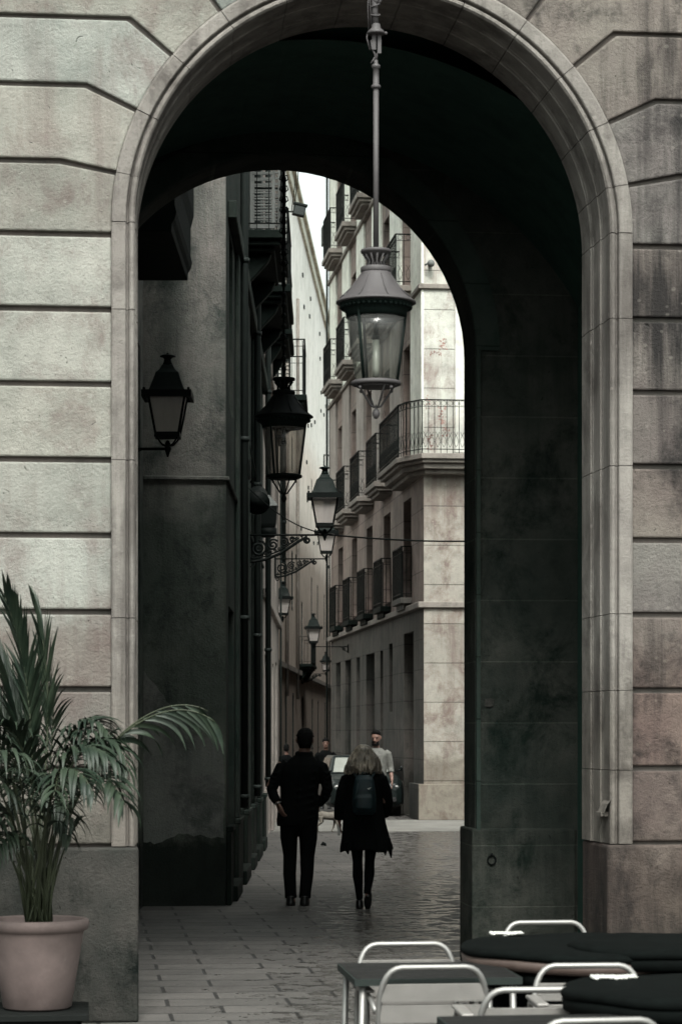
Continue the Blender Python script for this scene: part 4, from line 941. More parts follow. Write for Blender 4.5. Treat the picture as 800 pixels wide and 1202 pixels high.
mb = MB(); R_ = Matrix.Rotation(radians(12), 4, 'Y'); mb.box((-.11, -.08, -.10), (.11, .08, .11), Matrix.Translation(c) @ R_); mb.box((-.13, -.10, .08), (.13, .02, .12), Matrix.Translation(c) @ R_)
for k in range(5): mb.box((-.10+.045*k, .08, -.08), (-.085+.045*k, .11, .09), Matrix.Translation(c) @ R_)
mb.build('housing', 'frame', t, bevel=.01)
mb = MB(); mb.box((-.09, -.085, -.085), (.09, -.079, .06), Matrix.Translation(c) @ R_); mb.build('lamp_glass', 'winglass', t)
mb = MB(); mb.tube([wp, c+Vector((-.1, 0, -.03))], .014, 6); mb.tube([c+Vector((-.09, 0, .08)), c+Vector((-.02, 0, .6)), c+Vector((.0, 0, 2.2))], .008, 4); mb.tube([c+Vector((-.14, 0, -.02)), c+Vector((-.06, 0, .6)), c+Vector((-.03, 0, 2.2))], .008, 4); mb.build('arm', 'iron', t)
# box light with pyramid lid and drum-shaped projector on the left wall
a_ = 10.6; z_ = W(316, 620, 35).z
t = thing('wall_box_light', tuple(F_L.P(a_, 0, z_)), 'dark box light with a pale pyramid lid on the left wall', 'wall light')
mb = MB(); b0 = F_L.P(a_, .15, z_); mb.lathe([(0, -.0), (.15, .0), (.17, .05), (.19, .27), (.19, .30), (0, .30)], c=b0, n=4, rot=pi/4-.1, smooth=False); F_L.box(mb, a_-.05, a_+.05, z_+.02, z_+.12, 0, .12); mb.build('housing', 'iron', t, bevel=.008)
mb = MB(); mb.lathe([(.205, .30), (.205, .315), (.03, .47), (0, .47)], c=b0, n=4, rot=pi/4-.1, smooth=False); mb.build('lid', 'shutter', t)
mb = MB(); mb.lathe([(0, -.14), (.10, -.14), (.13, -.08), (.13, -.01), (0, -.01)], c=b0, n=14); mb.build('shade', 'iron', t)
a_ = 6.0; z_ = W(302, 600, 30.3).z
t = thing('wall_projector', tuple(F_L.P(a_, 0, z_)), 'round dark drum projector fixed to the left wall under the balcony', 'wall light')
mb = MB(); b0 = F_L.P(a_, .14, z_+.16); dr = (F_L.t*-.9+Vector((0, 0, -.45))).normalized()
mb.loft([(b0-dr*.16, .06, .06, dr), (b0-dr*.13, .12, .12, dr), (b0+dr*.12, .15, .15, dr), (b0+dr*.15, .16, .16, dr)], n=18); mb.build('drum', 'iron', t)
mb = MB(); mb.tube([F_L.P(a_, 0, z_+.16), b0], .03, 6); mb.tube([F_L.P(a_, 0, z_+.3), F_L.P(a_, .12, z_+.45), F_L.P(a_-.3, .03, z_+.9)], .012, 5); mb.build('bracket', 'iron', t)
a_ = 4.2; z_ = W(288, 560, 28.3).z
t = thing('alarm_box', tuple(F_L.P(a_, 0, z_)), 'small dark alarm box high on the left wall, nearest to the corner', 'alarm box')
mb = MB(); F_L.box(mb, a_-.14, a_+.14, z_, z_+.22, .0, .11); mb.build('housing', 'iron', t, bevel=.02)
mb = MB(); F_L.box(mb, a_-.06, a_+.06, z_+.22, z_+.27, .02, .08); mb.build('beacon', 'frame', t, bevel=.01)
# ------------------------------------------------------------------ people
def limb(mb, pts, rs, n=12): return mb.tube(pts, rs, n, cap=True)
def hand(mb, wrist, d, palm_n, side, s=1.0, curl=.5):
    """palm and five fingers; d = pointing direction, palm_n = direction the palm faces, side = +1/-1 where the thumb leaves"""
    d = Vector(d).normalized(); nn = Vector(palm_n).normalized(); nn = (nn-d*nn.dot(d)).normalized(); w = d.cross(nn)*side
    wrist = Vector(wrist); vs = []
    P = [wrist+d*(x*s) for x in (0, .03, .06, .09)]; widths = (.026, .034, .041, .040)
    for i in range(3):
        for off in (-1, -.33, .33, 1):
            mb.tube([P[i]+w*(widths[i]*.7*off*s), P[i+1]+w*(widths[i+1]*.7*off*s)], .014*s, 8)
    for k, (o, L) in enumerate(((-.75, .060), (-.25, .074), (.25, .080), (.75, .072))):
        b = P[3]+w*(.037*o*s); pts = [b-d*.02*s]; q = b; dd = d.copy()
        for j in range(3):
            dd = (dd*cos(curl*.55)+nn*sin(curl*.55)).normalized(); q = q+dd*(L*s*(.42, .32, .26)[j]); pts.append(q)
        mb.tube(pts, [.0095*s, .009*s, .008*s, .0065*s], 7)
    tb = P[1]+w*(.03*s); td = (d*.7+w*.55+nn*.35).normalized()
    mb.tube([P[0]+w*.012*s+d*.012*s, tb, tb+td*.034*s, tb+(td*.6+d*.4)*.064*s], [.015*s, .0125*s, .0105*s, .008*s], 7)
def head(mb, c, s=1.0, fwd=(0, 1, 0), tilt=0, nod=0, beard=False):
    """head loft facing fwd; c is the centre of the skull"""
    f = Vector(fwd).normalized(); r = Vector((f.y, -f.x, 0)); u = Vector((0, 0, 1))
    if nod: u2 = (u*cos(nod)+f*sin(nod)); f = (f*cos(nod)-u*sin(nod)); u = u2
    c = Vector(c); vs = []
    prof = [(-.118, .022, .028, .048), (-.108, .040, .046, .040), (-.085, .054, .066, .028), (-.055, .062, .080, .014), (-.02, .069, .090, .004), (.015, .073, .095, -.002), (.05, .073, .096, -.006), (.08, .064, .086, -.008), (.103, .045, .062, -.008), (.116, .018, .026, -.008)]
    rings = []
    n = 20
    for z, rx, ry, oy in prof:
        for k in range(n):
            a = 2*pi*k/n; vs.append(c+(u*z+r*(rx*cos(a))+f*(oy+ry*sin(a)))*s)
    m = len(prof); fs = [(i*n+k, i*n+(k+1) % n, (i+1)*n+(k+1) % n, (i+1)*n+k) for i in range(m-1) for k in range(n)]+[tuple(range(n))[::-1], tuple(range((m-1)*n, m*n))]
    mb.add(vs, fs, True)
    at = lambda x, y, z: c+(r*x+f*y+u*z)*s
    mb.tube([at(0, .088, .012), at(0, .104, -.012), at(0, .112, -.03), at(0, .098, -.042)], [.009*s, .012*s, .015*s, .010*s], 8)      # nose
    for sg in (-1, 1):
        mb.tube([at(sg*.071, -.012, .018), at(sg*.082, -.018, .012), at(sg*.080, -.012, -.022), at(sg*.070, -.004, -.034)], [.010*s, .013*s, .011*s, .008*s], 7)   # ear
        mb.tube([at(sg*.012, .088, .032), at(sg*.035, .087, .036), at(sg*.055, .070, .028)], .008*s, 6)   # brow
    mb.tube([at(-.022, .086, -.062), at(0, .094, -.060), at(.022, .086, -.062)], .0065*s, 6)
    mb.tube([at(-.018, .085, -.072), at(0, .092, -.074), at(.018, .085, -.072)], .0065*s, 6)
    return at
def face_bits(t, at, s=1.0):
    mb = MB()
    for sg in (-1, 1): mb.ball(at(sg*.032, .083, .012), .011*s, 10, 8)
    mb.build('eye', M['eye'], t, world=False)
M['eye'] = plain('dark_eye', (.02, .015, .012), .2)

# ---- man walking away -------------------------------------------------
def person_thing(loc, label, grp=None): return thing('person', loc, label, 'person', grp)
pm = W(350, 1063, 24.35)
t = person_thing((pm.x, pm.y, 0), 'man in a black jacket walking away with his left elbow out')
t.rotation_euler = (0, 0, -TH)
HIP = Vector((-.005, 0, .93))
mb = MB()          # the body: one surface
at = head(mb, (.068, .02, 1.665), 1.02, (.15, 1, 0))
limb(mb, [(.055, .0, 1.47), (.062, .01, 1.58)], [.06, .058])
mb.loft([((-.005, 0, .90), .15, .10), ((0, 0, 1.0), .15, .10), ((.01, 0, 1.2), .16, .10), ((.03, 0, 1.38), .18, .11), ((.045, 0, 1.48), .12, .08)])
LA = [(-.155, 0, 1.43), (-.285, -.03, 1.20), (-.205, -.11, 1.03)]; RA = [(.205, 0, 1.41), (.288, -.03, 1.18), (.20, .03, 1.01)]
for A_ in (LA, RA): limb(mb, A_, [.05, .042, .028])
hand(mb, LA[2], (.35, -.05, -.8), (.8, .5, 0), -1, 1.05, .55); hand(mb, RA[2], (-.55, .1, -.7), (-.3, 1, 0), 1, .95, .5)
LL = [(-.085, 0, .92), (-.075, .03, .50), (-.062, -.01, .09)]; RL = [(.085, 0, .92), (.085, .01, .50), (.062, -.03, .09)]
for A_ in (LL, RL): limb(mb, A_, [.085, .055, .042])
for A_, fx in ((LL, -.03), (RL, .03)): x, y, z = A_[2]; limb(mb, [(x, y-.05, .05), (x+fx*.5, y+.06, .045), (x+fx, y+.16, .035)], [.035, .038, .03])
mb.build('body', 'skin', t, world=False, remesh=.011, smoothit=2)
mb = MB()          # jacket
mb.loft([((-.012, 0, .80), .205, .128), ((-.008, 0, .86), .212, .135), ((0, 0, .96), .205, .135), ((.008, 0, 1.08), .188, .128), ((.015, 0, 1.22), .195, .132), ((.028, 0, 1.34), .205, .135), ((.038, 0, 1.42), .190, .118), ((.048, 0, 1.475), .135, .09), ((.055, 0, 1.515), .09, .075), ((.058, 0, 1.545), .072, .068)], n=24)
limb(mb, [(-.11, 0, 1.42), (-.165, -.005, 1.385), (-.222, -.02, 1.28), (-.268, -.04, 1.17), (-.245, -.07, 1.10), (-.205, -.10, 1.04)], [.06, .070, .062, .056, .052, .045], 14)
for k in range(6): z = 1.12+.045*k; x = -.262+.012*abs(k-1); mb.tube([(x-.045, -.06, z), (x, -.10, z-.02), (x+.04, -.07, z+.015)], .010, 6)
for k in range(6): z = 1.10+.05*k; mb.tube([(.255, -.07, z), (.29, -.09, z-.025), (.335, -.05, z+.01)], .010, 6)
mb.tube([(.03, -.138, 1.46), (.012, -.150, 1.2), (0, -.142, .83)], .005, 5)
limb(mb, [(.18, 0, 1.42), (.235, -.005, 1.385), (.275, -.02, 1.28), (.292, -.035, 1.18), (.265, .0, 1.09), (.20, .03, 1.02)], [.06, .070, .062, .056, .052, .045], 14)
mb.tube([(.058+.075*cos(a), .005+.07*sin(a), 1.53+.012*sin(a)) for a in [2*pi*i/20 for i in range(20)]], .02, 8, closed=True)
for k in range(7): z = .88+k*.075; mb.tube([(-.19+.02*k, -.09, z), (0, -.135, z-.03), (.18, -.10, z+.02)], .008, 6)
mb.build('jacket', 'jacket', t, world=False, remesh=.010, smoothit=2)
mb = MB()          # trousers
mb.loft([((-.01, 0, .76), .10, .09), ((-.008, 0, .80), .175, .115), ((-.005, 0, .92), .175, .118), ((0, 0, 1.0), .168, .11)], n=20)
limb(mb, [(-.088, 0, .84), (-.095, .02, .68), (-.083, .03, .50), (-.088, .01, .32), (-.078, -.01, .14), (-.075, -.01, .075)], [.098, .088, .070, .066, .060, .062], 14)
limb(mb, [(.092, 0, .84), (.100, .01, .68), (.090, .01, .50), (.088, -.01, .32), (.070, -.03, .14), (.066, -.03, .075)], [.100, .092, .074, .067, .060, .062], 14)
mb.build('trousers', 'trouser', t, world=False, remesh=.010, smoothit=1)
for x, y, fx in ((-.075, -.01, -.06), (.064, -.035, .06)):
    mb = MB(); mb.loft([((x, y+.04, 0.0), .048, .125), ((x, y+.04, .03), .052, .13), ((x, y+.02, .06), .046, .10), ((x, y-.02, .10), .042, .06)], n=16)
    mb.build('shoe', 'shoe', t, world=False, remesh=.008, smoothit=1)
mb = MB(); c = Vector((.068, .012, 1.685))
mb.loft([((.066, -.028, 1.585), .056, .05), ((.066, -.028, 1.62), .070, .07), ((.068, -.012, 1.66), .079, .09), ((.068, -.002, 1.70), .081, .103), ((.068, -.0, 1.74), .076, .097), ((.068, -.0, 1.772), .055, .072), ((.068, 0, 1.788), .022, .03)], n=20)
rh = random.Random(4)
for k in range(120):
    a, b = rh.uniform(0, 2*pi), rh.uniform(.0, 1.35); p0 = Vector((.068+.076*cos(a)*cos(b), .098*sin(a)*cos(b), 1.70+.082*sin(b))); dd = Vector((cos(a)*cos(b)+rh.uniform(-.5, .5), sin(a)*cos(b)+rh.uniform(-.5, .5), sin(b)-.2)); mb.tube([p0, p0+dd*.016], [.008, .003], 5)
mb.build('hair', 'hair_dark', t, world=False, remesh=.006, smoothit=1)
mb = MB(); mb.tube([Vector((-.207, -.107, 1.035))+Vector((.035*cos(a), .035*sin(a), .012*cos(a))) for a in [2*pi*i/14 for i in range(14)]], .006, 6, closed=True); mb.build('wrist_watch', 'alu', t, world=False)

# ---- woman walking away ------------------------------------------------
pw = W(427, 1066, 23.95)
t = person_thing((pw.x, pw.y, 0), 'blond woman in a flared black coat with a teal backpack walking away from the viewer')
t.rotation_euler = (0, 0, -TH)
mb = MB(); at = head(mb, (-.008, .03, 1.505), .95, (-.1, 1, 0)); limb(mb, [(0, .0, 1.32), (-.005, .015, 1.43)], [.05, .048])
mb.loft([((0, 0, .84), .15, .10), ((0, 0, 1.0), .13, .09), ((0, 0, 1.2), .15, .10), ((0, 0, 1.32), .11, .075)])
limb(mb, [(-.15, 0, 1.29), (-.225, -.01, 1.06), (-.245, .05, .86)], [.04, .034, .023]); limb(mb, [(.15, 0, 1.29), (.215, .0, 1.06), (.19, .12, .90)], [.04, .034, .023])
hand(mb, (-.245, .05, .86), (.1, .2, -.8), (1, 0, 0), -1, .9, .4); hand(mb, (.19, .12, .90), (-.2, .5, -.6), (-1, 0, 0), 1, .9, .5)
limb(mb, [(-.072, 0, .84), (-.070, .02, .58), (-.064, .03, .46), (-.045, 0, .09)], [.06, .048, .036, .026]); limb(mb, [(.070, 0, .84), (.066, -.005, .58), (.055, -.015, .47), (.028, -.10, .16)], [.06, .048, .036, .026])
limb(mb, [(-.045, -.02, .05), (-.045, .06, .04), (-.045, .12, .03)], [.028, .03, .022]); limb(mb, [(.028, -.11, .15), (.036, -.06, .095), (.042, -.02, .05)], [.022, .02, .016])
mb.build('body', 'skin', t, world=False, remesh=.009, smoothit=2)
mb = MB()          # dark tights: both legs
limb(mb, [(-.072, 0, .72), (-.070, .02, .58), (-.064, .03, .46), (-.062, -.005, .33), (-.052, 0, .20), (-.044, 0, .085)], [.072, .060, .050, .054, .040, .033], 14)
limb(mb, [(.070, 0, .72), (.066, -.005, .58), (.055, -.015, .47), (.052, -.06, .34), (.040, -.085, .23), (.028, -.10, .15)], [.072, .060, .050, .053, .040, .033], 14)
mb.build('tights', 'trouser', t, world=False, remesh=.008, smoothit=2)
mb = MB(); mb.loft([((-.045, .025, 0.0), .034, .10), ((-.045, .025, .02), .040, .105), ((-.045, .0, .055), .037, .075), ((-.045, -.02, .085), .034, .045)], n=14); mb.build('shoe', 'shoe', t, world=False, remesh=.007, smoothit=1)
mb = MB(); Rm = Matrix.Translation(Vector((.037, -.072, .088))) @ Matrix.Rotation(radians(-49), 4, 'X') @ Matrix.Rotation(radians(10), 4, 'Y')
mb2 = MB(); mb2.loft([((0, .03, -.02), .034, .10), ((0, .03, .0), .040, .105), ((0, .0, .035), .036, .07), ((0, -.03, .06), .033, .04)], n=14)
mb.add([Rm @ v for v in mb2.v], mb2.f, True); mb.build('shoe', 'shoe', t, world=False, remesh=.007, smoothit=1)
mb = MB()          # coat with folded, uneven hem
def coatring(z, rx, ry, k, cx=0, cy=0, dz=0):
    n = 40; return [Vector((cx+rx*cos(a)*(1+k*sin(7*a+z*3)), cy+ry*sin(a)*(1+k*sin(7*a+z*3)), z+dz*(sin(3*a+.8)*.5+sin(7*a)*.5))) for a in [2*pi*i/n for i in range(n)]]
R_ = [coatring(.575, .262, .20, .06, .018, -.0, .028), coatring(.62, .255, .195, .055, .015, 0, .012), coatring(.72, .232, .18, .045, .01), coatring(.85, .212, .165, .03), coatring(.98, .19, .145, .015), coatring(1.08, .178, .132, .0), coatring(1.2, .19, .13, 0), coatring(1.29, .185, .118, 0), coatring(1.34, .13, .085, 0), coatring(1.375, .07, .06, 0)]
vs = [p for r in R_ for p in r]; n = 40
mb.add(vs, [(i*n+k, i*n+(k+1) % n, (i+1)*n+(k+1) % n, (i+1)*n+k) for i in range(len(R_)-1) for k in range(n)]+[tuple(range(n))[::-1], tuple(range(len(vs)-n, len(vs)))], True)
limb(mb, [(-.12, 0, 1.30), (-.175, 0, 1.275), (-.215, -.01, 1.17), (-.235, -.01, 1.06), (-.247, .02, .96), (-.248, .05, .885)], [.055, .062, .058, .056, .052, .05], 12)
limb(mb, [(.12, 0, 1.30), (.175, 0, 1.275), (.215, 0, 1.17), (.232, .02, 1.06), (.225, .07, .97), (.20, .11, .92)], [.055, .062, .058, .056, .052, .048], 12)
mb.tube([(.23, -.05, .70), (.255, -.06, .60), (.268, -.07, .50)], [.03, .028, .008], 8); mb.tube([(.195, -.1, .66), (.205, -.11, .58), (.21, -.11, .53)], [.03, .024, .008], 8); mb.tube([(-.17, -.12, .66), (-.165, -.13, .58), (-.155, -.13, .54)], [.03, .022, .008], 8)
mb.build('coat', 'jacket', t, world=False, remesh=.009, smoothit=1)
mb = MB()          # loose bob
rh = random.Random(8); hc = Vector((-.008, .005, 1.50))
mb.loft([((-.008, -.01, 1.352), .135, .11), ((-.01, -.01, 1.385), .158, .125), ((-.01, -.005, 1.43), .156, .125), ((-.01, 0, 1.48), .132, .118), ((-.008, .005, 1.53), .112, .112), ((-.008, .008, 1.575), .092, .10), ((-.008, .01, 1.61), .062, .07), ((-.008, .01, 1.625), .025, .03)], n=24)
for k in range(330):
    a = rh.uniform(0, 2*pi); z0 = rh.uniform(1.42, 1.60); f = (1.62-z0)/.27; r0 = .055+.09*min(1, f)
    p0 = Vector((-.01+r0*cos(a), .0+r0*.82*sin(a), z0)); r1 = .145+rh.uniform(-.025, .040)
    a2 = a+rh.uniform(-.25, .25); p2 = Vector((-.01+r1*cos(a2), .0+r1*.82*sin(a2), rh.uniform(1.335, 1.42)))
    p1 = (p0+p2)*.5+Vector((cos(a), sin(a), 0))*rh.uniform(.005, .03)
    mb.tube([p0, p1, p2, p2+Vector((cos(a2)*.012*rh.uniform(-1, 1.6), sin(a2)*.01, -.02))], [.012, .013, .009, .003], 5)
mb.build('hair', 'hair_blond', t, world=False, remesh=.006, smoothit=1)
mb = MB()          # backpack
mb.loft([((.0, -.165, .93), .085, .035), ((0, -.175, .96), .115, .06), ((0, -.18, 1.05), .120, .075), ((0, -.178, 1.18), .112, .068), ((0, -.165, 1.28), .095, .05), ((0, -.15, 1.325), .06, .03)], n=20)
mb.loft([((0, -.225, .97), .07, .025), ((0, -.24, 1.0), .088, .035), ((0, -.24, 1.1), .088, .03), ((0, -.225, 1.14), .07, .02)], n=16)
bp_ = mb.build('backpack', 'teal', t, world=False, remesh=.008, smoothit=1)
mb = MB()
for sg in (-1, 1): mb.tube([(sg*.075, -.14, 1.29), (sg*.10, -.08, 1.35), (sg*.105, .02, 1.33)], .014, 6); mb.tube([(sg*.095, -.22, 1.02), (sg*.085, -.245, 1.12), (sg*.06, -.225, 1.24)], .006, 5)
mb.tube([(-.03, -.165, 1.31), (-.02, -.17, 1.345), (.02, -.17, 1.345), (.03, -.165, 1.31)], .007, 6)
mb.build('strap', 'teal', bp_, world=False)
mb = MB(); mb.prism([(.028, 1.192), (.045, 1.180), (.062, 1.196), (.070, 1.203), (.050, 1.200), (.045, 1.192), (.038, 1.198)], lambda q: (q[0], -.252, q[1]), lambda q: (q[0], -.246, q[1]))
mb.build('logo', 'white', bp_, world=False)
mb = MB(); mb.box((-.262, .03, .72), (-.236, .055, .83)); mb.build('phone', 'alu', t, world=False)

# ---- bearded man facing us --------------------------------------------
pb = W(441, 983, 40.5)
t = person_thing((pb.x, pb.y, 0), 'bearded man in a pale patterned shirt with a cross strap coming towards the viewer')
t.rotation_euler = (0, 0, -TH)
HX = 0
mb = MB(); at = head(mb, (0, -.03, 1.655), 1.0, (-.25, -1, 0), nod=.22)
limb(mb, [(.0, 0, 1.47), (0, -.01, 1.58)], [.06, .055]); mb.loft([((0, 0, .9), .15, .10), ((0, 0, 1.05), .15, .10), ((0, 0, 1.25), .165, .11), ((0, 0, 1.4), .17, .10), ((0, 0, 1.47), .11, .08)])
RA = [(.19, 0, 1.42), (.245, .01, 1.16), (.265, -.08, .94)]; LA = [(-.19, 0, 1.42), (-.24, 0, 1.16), (-.20, -.12, .96)]
for A_ in (RA, LA): limb(mb, A_, [.048, .04, .028])
hand(mb, RA[2], (.05, -.15, -1), (-1, 0, 0), -1, 1.0, .5); hand(mb, LA[2], (.0, -.3, -1), (1, 0, 0), 1, 1.0, .5)
for sx in (-1, 1): limb(mb, [(sx*.085, 0, .92), (sx*.09, -.03, .5), (sx*.095, 0, .09)], [.08, .055, .04]); limb(mb, [(sx*.095, .04, .045), (sx*.10, -.1, .035), (sx*.105, -.16, .03)], [.035, .038, .03])
mb.build('body', 'skin', t, world=False, remesh=.009, smoothit=1)
face_bits(t, at)
mb = MB(); mb.loft([((0, 0, .88), .18, .125), ((0, 0, 1.0), .178, .13), ((0, 0, 1.2), .178, .13), ((0, 0, 1.36), .195, .125), ((0, 0, 1.43), .17, .10), ((0, 0, 1.485), .085, .07)], n=20)
limb(mb, [(.15, 0, 1.41), (.195, 0, 1.385), (.225, .01, 1.27), (.245, .01, 1.16), (.252, -.03, 1.07)], [.06, .066, .06, .054, .052]); limb(mb, [(-.15, 0, 1.41), (-.195, 0, 1.385), (-.22, .01, 1.27), (-.24, 0, 1.16), (-.225, -.05, 1.07)], [.06, .066, .06, .054, .052])
mb.build('shirt', 'shirt', t, world=False, remesh=.009, smoothit=1)
mb = MB(); mb.loft([((0, 0, .82), .165, .11), ((0, 0, .96), .165, .115)], n=18)
for sx in (-1, 1): limb(mb, [(sx*.085, 0, .86), (sx*.09, -.02, .5), (sx*.095, .0, .08)], [.095, .07, .058])
mb.build('trousers', 'trouser', t, world=False, remesh=.010, smoothit=1)
for sx in (-1, 1):
    mb = MB(); x = sx*.095; mb.loft([((x, -.05, 0), .045, .13), ((x, -.05, .03), .05, .135), ((x, -.02, .07), .044, .09), ((x, .01, .1), .04, .055)], n=14); mb.build('shoe', 'shoe', t, world=False)
mb = MB()
for k in range(90):
    a = random.uniform(-1.15, 1.15); z = random.uniform(-.115, -.045); w_ = .062; p0 = at(w_*sin(a), .055+.038*cos(a), z); 
    if abs(a) < .5 and -.085 < z < -.052: continue
    mb.ball(p0, .013, 6, 4)
for sx in (-1, 1): mb.tube([at(0, .102, -.05), at(sx*.03, .088, -.058)], .007, 5)
mb.build('beard', 'hair_dark', t, world=False, remesh=.006)
mb = MB(); vs = []
mb.loft([((0, .03, 1.60), .066, .045), ((0, .02, 1.64), .075, .062), ((0, .0, 1.68), .080, .082), ((0, -.028, 1.715), .081, .098), ((0, -.045, 1.745), .074, .094), ((0, -.052, 1.77), .058, .072), ((0, -.055, 1.79), .03, .035)], n=18)
hb = mb.build('hair', 'hair_dark', t, world=False, remesh=.007)

mb = MB(); mb.tube([(-.15, -.02, 1.43), (-.08, -.125, 1.32), (.08, -.142, 1.12), (.17, -.06, .98)], .018, 8, flat=.4); mb.build('strap', 'jacket', t, world=False)

# ---- two small dark figures farther along the lane ---------------------
def far_person(u, v_feet, d, hgt, label, mats, bag=False):
    p = W(u, v_feet, d); k = hgt/1.75
    t = person_thing((p.x, p.y, 0), label); t.scale = (k, k, k); t.rotation_euler = (0, 0, -TH)
    mb = MB(); at = head(mb, (0, -.02, 1.64), 1.0, (0, -1, 0)); limb(mb, [(0, 0, 1.45), (0, -.01, 1.56)], [.058, .055])
    mb.loft([((0, 0, .9), .15, .1), ((0, 0, 1.2), .15, .1), ((0, 0, 1.4), .16, .09)])
    for sx in (-1, 1):
        limb(mb, [(sx*.17, 0, 1.4), (sx*.25, .03, 1.15), (sx*.20, -.08, .98)], [.045, .04, .027]); hand(mb, (sx*.20, -.08, .98), (0, -.3, -1), (-sx, 0, 0), -sx, 1, .5)
        limb(mb, [(sx*.085, 0, .92), (sx*.09, -.03*sx, .5), (sx*.09, .08*sx, .08)], [.08, .055, .04])
    mb.build('body', 'skin', t, world=False, remesh=.012)
    face_bits(t, at)
    mb = MB(); mb.loft([((0, 0, .84), .19, .13), ((0, 0, 1.2), .175, .125), ((0, 0, 1.36), .20, .12), ((0, 0, 1.47), .09, .07)], n=18)
    for sx in (-1, 1): limb(mb, [(sx*.15, 0, 1.39), (sx*.21, .0, 1.34), (sx*.255, .03, 1.15), (sx*.22, -.05, 1.03)], [.06, .064, .055, .045])
    mb.build('jacket', mats[0], t, world=False, remesh=.011)
    mb = MB(); mb.loft([((0, 0, .8), .15, .11), ((0, 0, .94), .165, .115)], n=16)
    for sx in (-1, 1): limb(mb, [(sx*.085, 0, .86), (sx*.09, -.03*sx, .5), (sx*.09, .08*sx, .07)], [.095, .07, .055])
    mb.build('trousers', 'trouser', t, world=False, remesh=.011)
    for sx in (-1, 1):
        mb = MB(); x, y = sx*.09, .08*sx; mb.loft([((x, y-.05, 0), .045, .13), ((x, y-.05, .03), .05, .135), ((x, y-.01, .09), .042, .07)], n=14); mb.build('shoe', 'shoe', t, world=False)
    mb = MB(); mb.loft([((0, .03, 1.58), .07, .055), ((0, .01, 1.65), .08, .082), ((0, -.015, 1.69), .082, .104), ((0, -.02, 1.735), .072, .094), ((0, -.02, 1.772), .035, .045)], n=16); mb.build('hair', 'hair_dark', t, world=False, remesh=.009)
far_person(382, 952, 55, 1.60, 'small dark figure coming along the lane behind the right shoulder of the walking man', ('jacket',))
far_person(336, 950, 56, 1.46, 'short dark figure whose head shows over the left shoulder of the man', ('trouser',)); t_b = [o for o in bpy.data.objects if o.name.startswith('person') and o.get('label', '').startswith('short dark')][0]; t_b.rotation_euler = (0, 0, pi-TH)

# ---- dog ------------------------------------------------------------------
pd = W(385, 977, 42.2)
t = thing('dog', (pd.x, pd.y, 0), 'small tan dog walking between the man and the woman, farther up the lane', 'dog'); t.rotation_euler = (0, 0, -TH+.1)
mb = MB()
mb.tube([(-.17, 0, .30), (-.12, 0, .305), (0, 0, .285), (.10, 0, .285), (.17, 0, .31), (.21, 0, .36), (.255, 0, .41)], [.05, .072, .068, .082, .075, .05, .045], 14)
mb.tube([(.245, 0, .415), (.275, 0, .43), (.31, 0, .42), (.355, 0, .40)], [.04, .052, .04, .022], 12)
for sy in (-1, 1): mb.tube([(.26, sy*.03, .46), (.25, sy*.045, .47), (.245, sy*.05, .42)], [.012, .016, .006], 6)
mb.tube([(-.19, 0, .33), (-.25, 0, .37), (-.29, 0, .43)], [.016, .012, .005], 7)
def leg(x, y, knee, hock, paw, r): mb.tube([(x, y, .28), knee, hock, paw, (paw[0]+.03, paw[1], .012)], r, 8)
leg(-.14, .04, (-.10, .045, .19), (-.185, .045, .11), (-.175, .045, .015), [.05, .034, .017, .014, .013]); leg(-.14, -.04, (-.13, -.045, .18), (-.24, -.045, .10), (-.265, -.045, .015), [.05, .034, .017, .014, .013])
leg(.13, .04, (.115, .045, .17), (.10, .045, .09), (.06, .045, .015), [.042, .024, .016, .013, .012]); leg(.13, -.04, (.15, -.045, .17), (.165, -.045, .09), (.18, -.045, .015), [.042, .024, .016, .013, .012])
mb.build('body', 'fur', t, world=False, remesh=.007, smoothit=1)
mb = MB(); mb.tube([Vector((.215, 0, .365))+Vector((.03*cos(a), .052*sin(a), -.03*cos(a))) for a in [2*pi*i/14 for i in range(14)]], .008, 6, closed=True); mb.build('collar', 'jacket', t, world=False)

# litter scrap on the paving
p = W(379, 993, 37); mb = MB(); mb.tube([(p.x-.03, p.y, .02), (p.x, p.y+.02, .045), (p.x+.03, p.y, .03), (p.x+.05, p.y+.02, .012)], [.012, .03, .024, .008], 7)
tag(mb.build('litter_scrap', 'iron'), 'tiny dark scrap of litter lying on the paving right of the walking man', 'litter')

# ------------------------------------------------------------------ parked car seen from the front
pc = W(430, 960, 50.0); t = thing('parked_car', (pc.x, pc.y, 0), 'dark compact car parked facing the viewer at the foot of the corner building', 'car')
t.rotation_euler = (0, 0, -.02)
def car_ring(y, w, z0, z1, k=.85): return [(-w, y, z0+.08), (-w, y, z0+(z1-z0)*.55), (-w*.97, y, z1-.06), (-w*k, y, z1), (w*k, y, z1), (w*.97, y, z1-.06), (w, y, z0+(z1-z0)*.55), (w, y, z0+.08), (w*.8, y, z0), (-w*.8, y, z0)]
rings = [car_ring(-.02, .62, .28, .60, .8), car_ring(.04, .74, .20, .70), car_ring(.30, .80, .18, .78), car_ring(.95, .81, .18, .87), car_ring(1.2, .81, .18, .90), car_ring(3.3, .81, .18, .92), car_ring(3.55, .78, .22, .86), car_ring(3.65, .66, .3, .75)]
mb = MB(); n = 10; mb.add([p for r in rings for p in r], [(i*n+k, i*n+(k+1) % n, (i+1)*n+(k+1) % n, (i+1)*n+k) for i in range(7) for k in range(n)]+[tuple(range(n)), tuple(range(70, 80))], False)
mb.build('body', 'carpaint', t, world=False, bevel=.03, seg=3)
cab = [[(-.70, 1.0, .88), (.70, 1.0, .88), (.73, 3.35, .90), (-.73, 3.35, .90)], [(-.58, 1.55, 1.245), (.58, 1.55, 1.245), (.60, 2.95, 1.25), (-.60, 2.95, 1.25)]]
